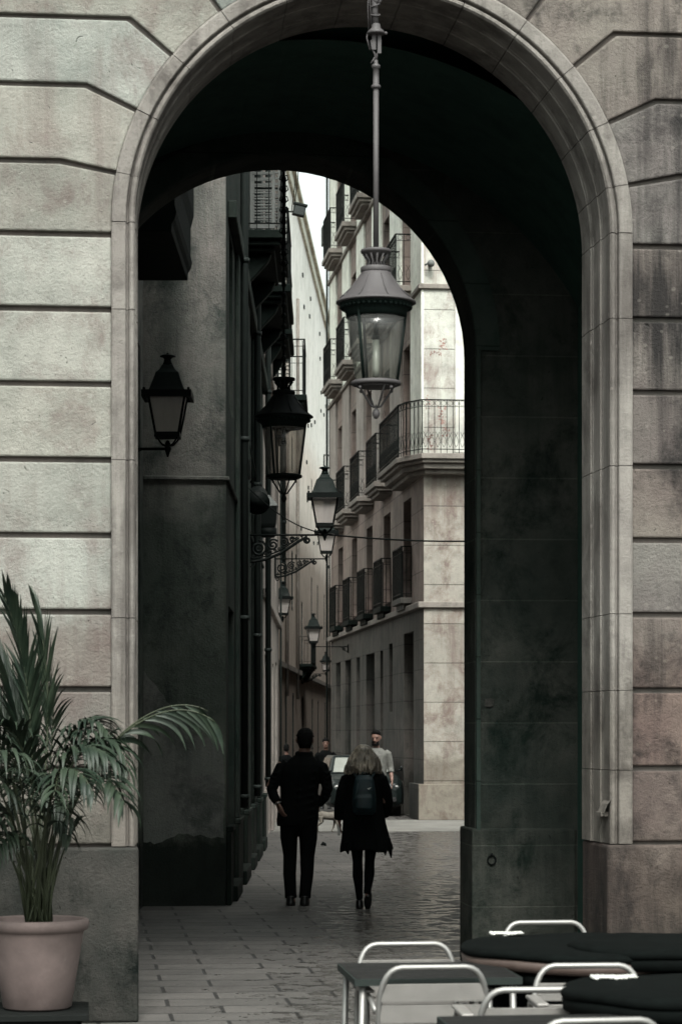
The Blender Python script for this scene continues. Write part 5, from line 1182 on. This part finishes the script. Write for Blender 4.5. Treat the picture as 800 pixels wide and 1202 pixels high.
mb = MB(); mb.add(cab[0]+cab[1], [(0, 1, 2, 3), (4, 5, 6, 7), (0, 1, 5, 4), (1, 2, 6, 5), (2, 3, 7, 6), (3, 0, 4, 7)]); mb.build('cabin', 'carpaint', t, world=False, bevel=.05, seg=3)
def lerp4(q, a, b, off): 
    (p00, p10, p11, p01) = [Vector(x) for x in q]; f = lambda u, v: (p00*(1-u)+p10*u)*(1-v)+(p01*(1-u)+p11*u)*v; nn = (p10-p00).cross(p01-p00).normalized()
    return [f(a, a)+nn*off, f(1-a, a)+nn*off, f(1-a, 1-b)+nn*off, f(a, 1-b)+nn*off]
mb = MB(); q = lerp4([cab[0][0], cab[0][1], cab[1][1], cab[1][0]], .06, .12, .012); q2 = [p-Vector((0, -.01, 0)) for p in q]; mb.add(q+q2, [(0, 1, 2, 3), (0, 1, 5, 4), (1, 2, 6, 5), (2, 3, 7, 6), (3, 0, 4, 7)]); mb.build('windscreen', 'carglass', t, world=False)
for q in ([cab[0][1], cab[0][2], cab[1][2], cab[1][1]], [cab[0][3], cab[0][0], cab[1][0], cab[1][3]]):
    mb = MB(); mb.add(lerp4(q, .07, .14, .012), [(0, 1, 2, 3)]); mb.build('side_window', 'winglass', t, world=False)
for sx in (-1, 1):
    mb = MB(); mb.ball((sx*.58, .06, .60), .11, 14, 10, (1.1, .5, .75)); mb.build('headlight', 'lens', t, world=False)
    mb = MB(); mb.ball((sx*.90, 1.2, .98), .085, 12, 8, (1, .6, .75)); mb.tube([(sx*.74, 1.22, .92), (sx*.86, 1.2, .96)], .02, 6); mb.build('wing_mirror', 'carpaint', t, world=False)
    for y in (.72, 2.95):
        mb = MB(); c = Vector((sx*.74, y, .29)); ring = [(c+Vector((sx*.09*dx, 0, 0)), r, r, (1, 0, 0)) for dx, r in ((-1, .26), (-.8, .29), (.8, .29), (1, .26))]; mb.loft(ring, n=24); wl = mb.build('wheel', 'rubber', t, world=False)
        mb = MB(); mb.loft([(c+Vector((sx*.088, 0, 0)), .18, .18, (1, 0, 0)), (c+Vector((sx*.10, 0, 0)), .15, .15, (1, 0, 0))], n=20); mb.build('rim', 'alu', wl, world=False)
mb = MB(); mb.box((-.62, -.05, .30), (.62, .02, .40)); mb.box((-.35, -.035, .50), (.35, .02, .60)); mb.build('bumper', 'rubber', t, world=False, bevel=.02)
mb = MB(); mb.box((-.24, -.062, .31), (.24, -.05, .41)); mb.build('number_plate', 'plate', t, world=False)

# dark litter bin at the foot of the corner building
# ------------------------------------------------------------------ potted palm
pp = W(44, 1183, 13.2)
t = thing('timber_stand', (pp.x-.1, pp.y, 0), 'low dark timber stand under the terracotta palm pot', 'stand')
mb = MB(); zt = pp.z-.004
for k in range(5): mb.box((pp.x-.75, pp.y-.32+.13*k, zt-.035), (pp.x+.28, pp.y-.32+.13*k+.12, zt))
mb.build('slat_top', 'wood_dark', t, bevel=.004)
for sx in (-.70, .18):
    for sy in (-.26, .22): mb = MB(); mb.box((pp.x+sx, pp.y+sy, 0), (pp.x+sx+.06, pp.y+sy+.06, zt-.036)); mb.build('leg', 'wood_dark', t)
mb = MB(); mb.box((pp.x-.68, pp.y-.29, zt-.16), (pp.x+.22, pp.y-.26, zt-.036)); mb.build('apron', 'wood_dark', t)
t = thing('potted_palm', tuple(pp), 'arching green palm in a pale pink terracotta pot against the left pier', 'potted plant')
k = 13.2/FPX
mb = MB(); H = 105*k; mb.lathe([(0, 0), (37*k, 0), (40*k, .01), (49*k, H*.55), (54*k, H-.075), (55*k, H-.065), (59*k, H-.058), (60.5*k, H-.03), (60*k, H-.006), (57*k, H), (53*k, H-.01), (50*k, H-.08), (0, H-.08)], c=pp, n=56); mb.build('pot', 'pot', t)
mb = MB(); mb.lathe([(0, H-.055), (.1, H-.05), (50*k, H-.06)], c=pp, n=24); mb.build('soil', 'soil', t)
def bez(P, n=24):
    out = []
    P = [Vector(p) for p in P]
    for i in range(n+1):
        f = i/n; Q = P[:]
        while len(Q) > 1: Q = [Q[j].lerp(Q[j+1], f) for j in range(len(Q)-1)]
        out.append(Q[0])
    return out
rl = random.Random(21)
leaves = MB()
def leaflet(base, d, down, L, w, rnd, face=False):
    """blade: narrow lens shape, folded along the midrib, drooping"""
    n = 7; d = Vector(d).normalized(); pts = []; q = Vector(base); dd = d.copy()
    for i in range(n+1):
        pts.append(q.copy()); dd = (dd+Vector((0, 0, -1))*down*(.25+.9*i/n)).normalized(); q = q+dd*(L/n)
    vs = []; wdir = (Vector((0, 0, 1)).cross(d)); 
    if wdir.length < .2: wdir = Vector((1, 0, 0)).cross(d)
    if face: wdir = d.cross(Vector((.25, 1, .1)))
    wdir = (wdir.normalized()+Vector((rnd.uniform(-.5, .5), rnd.uniform(-.5, .5), rnd.uniform(-.3, .3)))).normalized()
    for i, p in enumerate(pts):
        f = i/n; ww = w*(sin(pi*min(1, f*.9+.12))**.6)*(1-f**3)+.0008
        tt = (pts[min(i+1, n)]-pts[max(i-1, 0)]).normalized(); wd = (wdir-tt*wdir.dot(tt)).normalized(); nn = tt.cross(wd)
        vs += [p-wd*ww+nn*ww*.35, p, p+wd*ww+nn*ww*.35]
    leaves.add(vs, [(3*i, 3*i+1, 3*i+4, 3*i+3) for i in range(n)]+[(3*i+1, 3*i+2, 3*i+5, 3*i+4) for i in range(n)], True)
def frond(P, nl=16, L=.2, w=.0085, start=.35, down=.25, spread=.75, both=True, r=.008, hang=False):
    global leaves
    leaves = MB(); stems = MB()
    P = [P[0]]+[Vector(p)+Vector((rl.uniform(-.02, .02), 0, rl.uniform(-.02, .02))) for p in P[1:]]; c = bez(P, 40); stems.tube(c, [r*(1-.7*i/40) for i in range(41)], 6)
    for k in range(nl):
        f = start+(1-start)*(k+.3)/nl; i = min(39, int(f*40)); p = c[i].lerp(c[i+1], f*40-i); tt = (c[i+1]-c[i]).normalized()
        side = Vector((0, 0, 1)).cross(tt); side = side.normalized() if side.length > .15 else Vector((.7, -.7, 0))
        ll = L*(.55+.6*sin(pi*min(1, (f-start)/(1-start)*.8+.18)))*rl.uniform(.85, 1.15)
        for sg in ((-1, 1) if both else (1,)):
            d = tt*(1-spread*.5+.35*f)+side*sg*spread*rl.uniform(.8, 1.2)+Vector((0, 0, .25))
            if hang: d = tt*.8+side*sg*.22+Vector((0, 0, -.12-.2*f)); ll = L*(.7+.45*sin(pi*min(1, (f-start)/(1-start)*.85+.12)))
            leaflet(p, d, down*rl.uniform(.7, 1.4), ll, w*rl.uniform(.8, 1.25), rl, hang)
    fo = leaves.build('frond', 'leaf', t, recalc=False); stems.build('stem', 'stem', fo)
b0 = lambda: W(45+rl.uniform(-14, 14), 1085, 13.2+rl.uniform(-.08, .08))
# the long frond arching right across the passage mouth, and the others
frond([b0(), W(60, 960, 13.1), W(105, 870, 13.0), W(190, 800, 12.9), W(252, 845, 12.9)], 11, .27, .0165, .50, .42, .30, both=False, hang=True)
frond([b0(), W(60, 960, 13.1), W(103, 872, 13.0), W(188, 802, 12.92), W(246, 838, 12.95)], 7, .22, .011, .55, .45, .30, both=False, hang=True)
frond([b0(), W(60, 930, 13.0), W(85, 850, 12.8), W(140, 840, 12.7), W(150, 905, 12.6)], 13, .24, .0125, .5, .45, .5)
frond([b0(), W(50, 960, 12.9), W(65, 870, 12.6), W(100, 850, 12.5), W(140, 900, 12.4)], 14, .22, .012, .5, .5, .6)
frond([b0(), W(40, 960, 12.9), W(50, 900, 12.6), W(90, 870, 12.3), W(115, 935, 12.2)], 13, .23, .012, .45, .5, .6)
frond([b0(), W(40, 950, 13.2), W(40, 850, 13.2), W(30, 760, 13.2), W(8, 700, 13.1)], 26, .30, .012, .40, .10, .50)
frond([b0(), W(35, 950, 13.3), W(25, 850, 13.3), W(10, 780, 13.3), W(-20, 725, 13.3)], 26, .32, .013, .35, .12, .55)
frond([b0(), W(40, 950, 13.4), W(50, 870, 13.4), W(35, 800, 13.4), W(22, 735, 13.4)], 26, .26, .012, .35, .10, .45)
frond([b0(), W(40, 980, 13.0), W(45, 900, 12.9), W(30, 850, 12.8), W(-5, 850, 12.7)], 20, .28, .013, .35, .3, .7)
frond([b0(), W(45, 980, 12.8), W(60, 920, 12.6), W(75, 880, 12.5), W(60, 930, 12.2)], 14, .2, .012, .4, .4, .8)
frond([b0(), W(50, 950, 13.3), W(62, 850, 13.3), W(60, 770, 13.3), W(42, 715, 13.3)], 24, .25, .011, .5, .08, .35)
frond([b0(), W(30, 940, 13.0), W(0, 850, 12.9), W(-40, 780, 12.8), W(-90, 800, 12.6)], 18, .26, .009, .4, .2, .6)
frond([b0(), W(30, 960, 12.9), W(15, 860, 12.6), W(-20, 830, 12.4), W(-60, 880, 12.3)], 16, .26, .009, .4, .35, .7)
frond([b0(), W(30, 980, 12.8), W(40, 900, 12.4), W(10, 850, 12.2), W(-20, 900, 12.1)], 14, .24, .0105, .45, .45, .8)
frond([b0(), W(25, 980, 12.9), W(10, 930, 12.5), W(-10, 890, 12.3), W(-40, 930, 12.2)], 14, .22, .011, .4, .5, .8)
frond([b0(), W(50, 1000, 12.9), W(60, 950, 12.7), W(45, 900, 12.5), W(20, 905, 12.4)], 12, .20, .012, .4, .5, .8)
frond([b0(), W(55, 1000, 13.2), W(85, 930, 13.2), W(110, 880, 13.2), W(130, 860, 13.2)], 12, .15, .007, .55, .3, .5)
frond([b0(), W(40, 1000, 13.3), W(20, 900, 13.4), W(10, 830, 13.4), W(-30, 770, 13.4)], 20, .28, .010, .35, .15, .6)
frond([b0(), W(55, 1010, 13.3), W(50, 930, 13.4), W(70, 860, 13.4), W(60, 800, 13.4)], 16, .22, .010, .4, .2, .6)
frond([b0(), W(62, 1030, 13.2), W(75, 1000, 13.2), W(85, 980, 13.1), W(90, 965, 13.1)], 4, .10, .010, .7, .2, .4)
frond([b0(), W(20, 1010, 13.0), W(0, 960, 12.8), W(-20, 950, 12.7), W(-30, 990, 12.6)], 12, .22, .012, .35, .5, .8)
frond([b0(), W(30, 1010, 13.0), W(20, 970, 12.8), W(5, 960, 12.7), W(-5, 1000, 12.6)], 10, .2, .012, .4, .5, .8)
for k in range(16):
    ux = rl.uniform(-60, 130); vx = rl.uniform(830, 960); dd = rl.uniform(12.3, 13.3); s_ = 1 if ux > 40 else -1
    frond([b0(), W(45+(ux-45)*.3, 1000, 13.1), W(45+(ux-45)*.6, vx-25, (13.1+dd)/2), W(ux, vx-20, dd), W(ux+s_*26, vx+42, dd-.1)], 12, rl.uniform(.16, .26), rl.uniform(.010, .015), .42, .4, .75, r=.006)
for k in range(9):
    stems = MB(); x = 45+rl.uniform(-16, 16); stems.tube([W(x, 1086, 13.2+rl.uniform(-.1, .1)), W(x+rl.uniform(-12, 14), 1020, 13.2), W(x+rl.uniform(-25, 25), 950, 13.15)], [.012, .010, .006], 6); stems.build('stem', 'stem', t)

# ------------------------------------------------------------------ café terrace
def chair_proto():
    """aluminium armchair; origin on the floor under the seat; sitter looks along -y, back at +y"""
    t = bpy.data.objects.new('cafe_chair', None); COL.objects.link(t)
    w = .222; r = .0125
    def arc(c0, c1, c2, n=7): return bez([c0, c1, c2], n)
    mb = MB(); zt = .785
    pts = [(-w, .26, .0), (-w, .235, .30), (-w, .235, .44)]+arc((-w, .25, .60), (-w, .285, zt-.005), (-w+.09, .285, zt))+arc((w-.09, .285, zt), (w, .285, zt-.005), (w, .25, .60))+[(w, .235, .44), (w, .235, .30), (w, .26, .0)]
    mb.tube(pts, r, 10); mb.build('back_frame', 'alu', t, world=False)
    for sx in (-1, 1):
        mb = MB(); x = sx*(w+.026)
        mb.tube([(x, -.25, 0), (x, -.235, .45)]+arc((x, -.235, .55), (x, -.23, .655), (x, -.14, .66))+arc((x, .12, .655), (x, .22, .655), (sx*(w+.012), .245, .60)), r*.95, 9); mb.build('arm', 'alu', t, world=False)
        mb = MB(); mb.box((x-.024, -.17, .668), (x+.024, .15, .682)); mb.build('armrest', 'slat', t, world=False, bevel=.005)
    mb = MB(); 
    for y in (-.235, .235): mb.tube([(-w-.02, y, .415), (w+.02, y, .415)], .010, 8)
    for sx in (-1, 1): mb.tube([(sx*(w-.01), -.235, .415), (sx*(w-.01), .235, .405)], .010, 8); mb.tube([(sx*(w+.01), -.24, .20), (sx*(w+.005), .24, .20)], .007, 6)
    mb.build('seat_frame', 'alu', t, world=False)
    mb = MB()
    for k in range(5):
        y = -.22+k*.092; mb.box((-w+.005, y, .425), (w-.005, y+.082, .437))
        for j in range(9): mb.box((-w+.008, y+.004+j*.0088, .437), (w-.008, y+.008+j*.0088, .4395))
    mb.build('seat', 'slat', t, world=False)
    mb = MB()
    for k in range(3):
        z = .47+k*.087; y0 = .238+.012*k
        if k == 2: z += 0
        mb.box((-w+.006, y0, z), (w-.006, y0+.010, z+.072))
        for j in range(8): mb.box((-w+.008, y0-.002, z+.006+j*.0085), (w-.008, y0+.0122, z+.010+j*.0085))
    mb.build('backrest', 'slat', t, world=False)
    return t
GC = 'aluminium chairs of the café terrace'
cp = chair_proto(); first = True
def put_chair(u, vtop, d, rz, label):
    """(u, vtop): middle of the back hoop's top"""
    global first
    o = cp if first else copy_tree(cp); first = False
    off = Vector((-sin(rz)*.285, cos(rz)*.285, 0)); p = W(u, vtop, d)
    o.location = (p.x-off.x, p.y-off.y, 0); o.rotation_euler = (0, 0, rz); tag(o, label, 'chair', GC); return o
dz = lambda v, z=.797: (1.74-z)*FPX/(v-860)
put_chair(476, 1105, dz(1105), 0.02, 'aluminium chair behind the dark table, facing the viewer, farthest to the left')
put_chair(509, 1132, dz(1132), pi+.02, 'aluminium chair with its slatted back to the viewer in front of the dark table')
put_chair(632, 1158, dz(1158), pi-.03, 'aluminium chair with its back nearest the black cushion pile, lower in the frame')
put_chair(688, 1130, dz(1130), -.04, 'aluminium chair half hidden behind the lower black covered table')
put_chair(639, 1080, dz(1080), 0.03, 'aluminium chair behind the upper black covered table, farthest from the viewer')
put_chair(705, 1194, dz(1194), pi+.05, 'aluminium chair of which only the top tube shows at the bottom edge')
def cafe_table(cx, cy, hw, label, z=.735):
    t = thing('cafe_table', (cx, cy, 0), label, 'table', 'square dark café tables')
    mb = MB(); mb.box((cx-hw, cy-hw, z-.018), (cx+hw, cy+hw, z)); mb.build('table_top', 'tabletop', t, bevel=.004)
    mb = MB()
    for s in (-1, 1): mb.box((cx-hw-.006, cy+s*(hw+.003)-.004, z-.03), (cx+hw+.006, cy+s*(hw+.003)+.004, z-.002)); mb.box((cx+s*(hw+.003)-.004, cy-hw, z-.03), (cx+s*(hw+.003)+.004, cy+hw, z-.002))
    mb.build('edge_band', 'frame', t)
    for sx in (-1, 1):
        for sy in (-1, 1):
            mb = MB(); mb.tube([(cx+sx*(hw-.03), cy+sy*(hw-.03), z-.03), (cx+sx*(hw-.01), cy+sy*(hw-.01), 0)], .014, 8); mb.build('leg', 'alu', t)
pA = W(395, 1133, dz(1133, .735)); pB = W(415, 1149, dz(1149, .735))
hw = .34; cy = (pA.y+pB.y)/2
cafe_table(pB.x+hw+.01, pB.y+hw, hw, 'square dark topped café table between the two left chairs')
pT = W(507, 1192, dz(1192, .735)); cafe_table(pT.x+.36, pT.y-.36, .34, 'square dark topped café table cut by the bottom edge of the view')
# round tables under black covers
def covered_table(u, v, R, label, z=.80, seed=0, layers=2):
    d = (1.74-z)*FPX/(v-860); c = W(u, v, d); c.z = 0
    t = thing('covered_table', tuple(c), label, 'table', 'round tables stacked under black covers')
    rr = random.Random(seed); n = 64
    def wavy(prof, amp, fr):
        mb = MB(); vs = []
        for r, zz in prof:
            for k in range(n): a = 2*pi*k/n; q = r*(1+amp*(zz < z-.02)*sin(fr*a+seed)+.006*sin(3*a+seed)); vs.append((c.x+q*cos(a), c.y+q*sin(a), zz+.004*sin(5*a+seed)))
        m = len(prof); mb.add(vs, [(i*n+k, i*n+(k+1) % n, (i+1)*n+(k+1) % n, (i+1)*n+k) for i in range(m-1) for k in range(n)]+[tuple(range((m-1)*n, m*n))], True); return mb
    wavy([(R*.985, z-.036), (R*1.0, z-.03), (R*1.005, z-.015), (R*.985, z-.004), (R*.93, z+.004), (R*.5, z+.006)], .002, 9).build('cover', 'cloth_black', t)
    wavy([(R*.95, z-.088), (R*.985, z-.08), (R*.995, z-.045), (R*.97, z-.034)], .003, 5).build('rim', 'tan' if seed == 1 else 'cloth_black', t)
    wavy([(R*.62, z-.34), (R*.80, z-.24), (R*.90, z-.14), (R*.93, z-.105), (R*.9, z-.10)], .035, 11).build('skirt', 'cloth_black', t)
    mb = MB(); mb.lathe([(.26, 0), (.26, .02), (.04, .05), (.03, z-.3), (0, z-.3)], c=c, n=24); mb.build('pedestal', 'iron', t)
    return t, c, d, z
def script(mb, u, v, w_, h_, z, seed):
    """short run of white handwriting-like lettering lying on the cover"""
    rr = random.Random(seed); d = (1.74-z)*FPX/(v-860); c = W(u, v, d); nl = 9
    for k in range(nl):
        x = -w_/2+w_*(k+.5)/nl; hh = h_*(1.5 if k in (0, 4) else 1)
        loop = [Vector((c.x+x+w_/nl*.42*cos(a), c.y+hh*.5*sin(a)+.01*sin(k), z+.010+.001*sin(a))) for a in [radians(20+330*i/9) for i in range(10)]]
        mb.tube(loop, .006, 5)
    mb.tube([(c.x-w_/2, c.y-h_*.5, z+.011), (c.x+w_/2, c.y-h_*.45, z+.011)], .004, 4)
t, c, d, z = covered_table(690, 1108, .57, 'black covered round table with a tan rim, nearest the right pier', .80, 1)
mb = MB(); script(mb, 594, 1098, .15, .06, .806, 3); mb.build('lettering', 'white', t)
covered_table(800, 1106, .50, 'black covered round table at the right edge, behind the other two', .82, 4)
t, c, d, z = covered_table(803, 1158, .46, 'black covered round table without a tan rim, in the bottom right corner', .80, 2)
mb = MB(); script(mb, 720, 1150, .17, .06, .806, 5); mb.build('lettering', 'white', t)
mb = MB(); R=.45; c2=c; 
mb.lathe([(R*.9, .60), (R*1.03, .625), (R*1.03, .655), (R*.9, .68), (0, .68)], c=(c.x-.0, c.y-.05, 0), n=48); mb.build('cover', 'cloth_black', t)

# ------------------------------------------------------------------ light, camera
world = bpy.data.worlds.new('World'); S.world = world; world.use_nodes = True; nt = world.node_tree
bg = nt.nodes['Background']; sky = nt.nodes.new('ShaderNodeTexSky'); sky.sky_type = 'NISHITA'; sky.sun_disc = False
EL, AZ = radians(52), radians(182)       # sun behind the viewer, a little to the left
sky.sun_elevation = EL; sky.sun_rotation = AZ; sky.air_density = 1.2; sky.dust_density = 6; sky.ozone_density = 1
hs = nt.nodes.new('ShaderNodeHueSaturation'); hs.inputs['Saturation'].default_value = .12; nt.links.new(sky.outputs[0], hs.inputs['Color'])
ml = nt.nodes.new('ShaderNodeMix'); ml.data_type = 'RGBA'; ml.blend_type = 'MULTIPLY'; ml.inputs[0].default_value = 1; nt.links.new(hs.outputs[0], ml.inputs[6]); ml.inputs[7].default_value = (.93, 1.0, .95, 1)
nt.links.new(ml.outputs[2], bg.inputs[0]); bg.inputs[1].default_value = SKY
ld = bpy.data.lights.new('sun', 'SUN'); ld.energy = SUN; ld.angle = radians(18); ld.color = (1, .965, .93)
lo = bpy.data.objects.new('sun', ld); COL.objects.link(lo)
sd = Vector((sin(AZ)*cos(EL), cos(AZ)*cos(EL), sin(EL)))      # towards the sun
lo.rotation_euler = (-sd).to_track_quat('-Z', 'Y').to_euler(); lo.location = (0, -20, 30)
cd = bpy.data.cameras.new('camera'); co = bpy.data.objects.new('camera', cd); COL.objects.link(co); S.camera = co
co.location = CAM; co.rotation_euler = (radians(90), 0, -TH)
cd.sensor_fit = 'VERTICAL'; cd.sensor_height = 36; cd.sensor_width = 24; cd.lens = FPX/1202*36; cd.shift_y = (860-601)/1202; cd.clip_end = 2000; cd.clip_start = .1
cd.dof.use_dof = True; cd.dof.focus_distance = 24.0; cd.dof.aperture_fstop = 6.3
S.view_settings.view_transform = 'Standard'; S.view_settings.look = 'None'; S.view_settings.gamma = 1; S.view_settings.use_curve_mapping = False
S.view_settings.exposure = EXPO
S.render.engine = 'CYCLES'; S.cycles.max_bounces = 6; S.cycles.diffuse_bounces = 4; S.cycles.transparent_max_bounces = 12; S.cycles.caustics_reflective = False; S.cycles.caustics_refractive = False
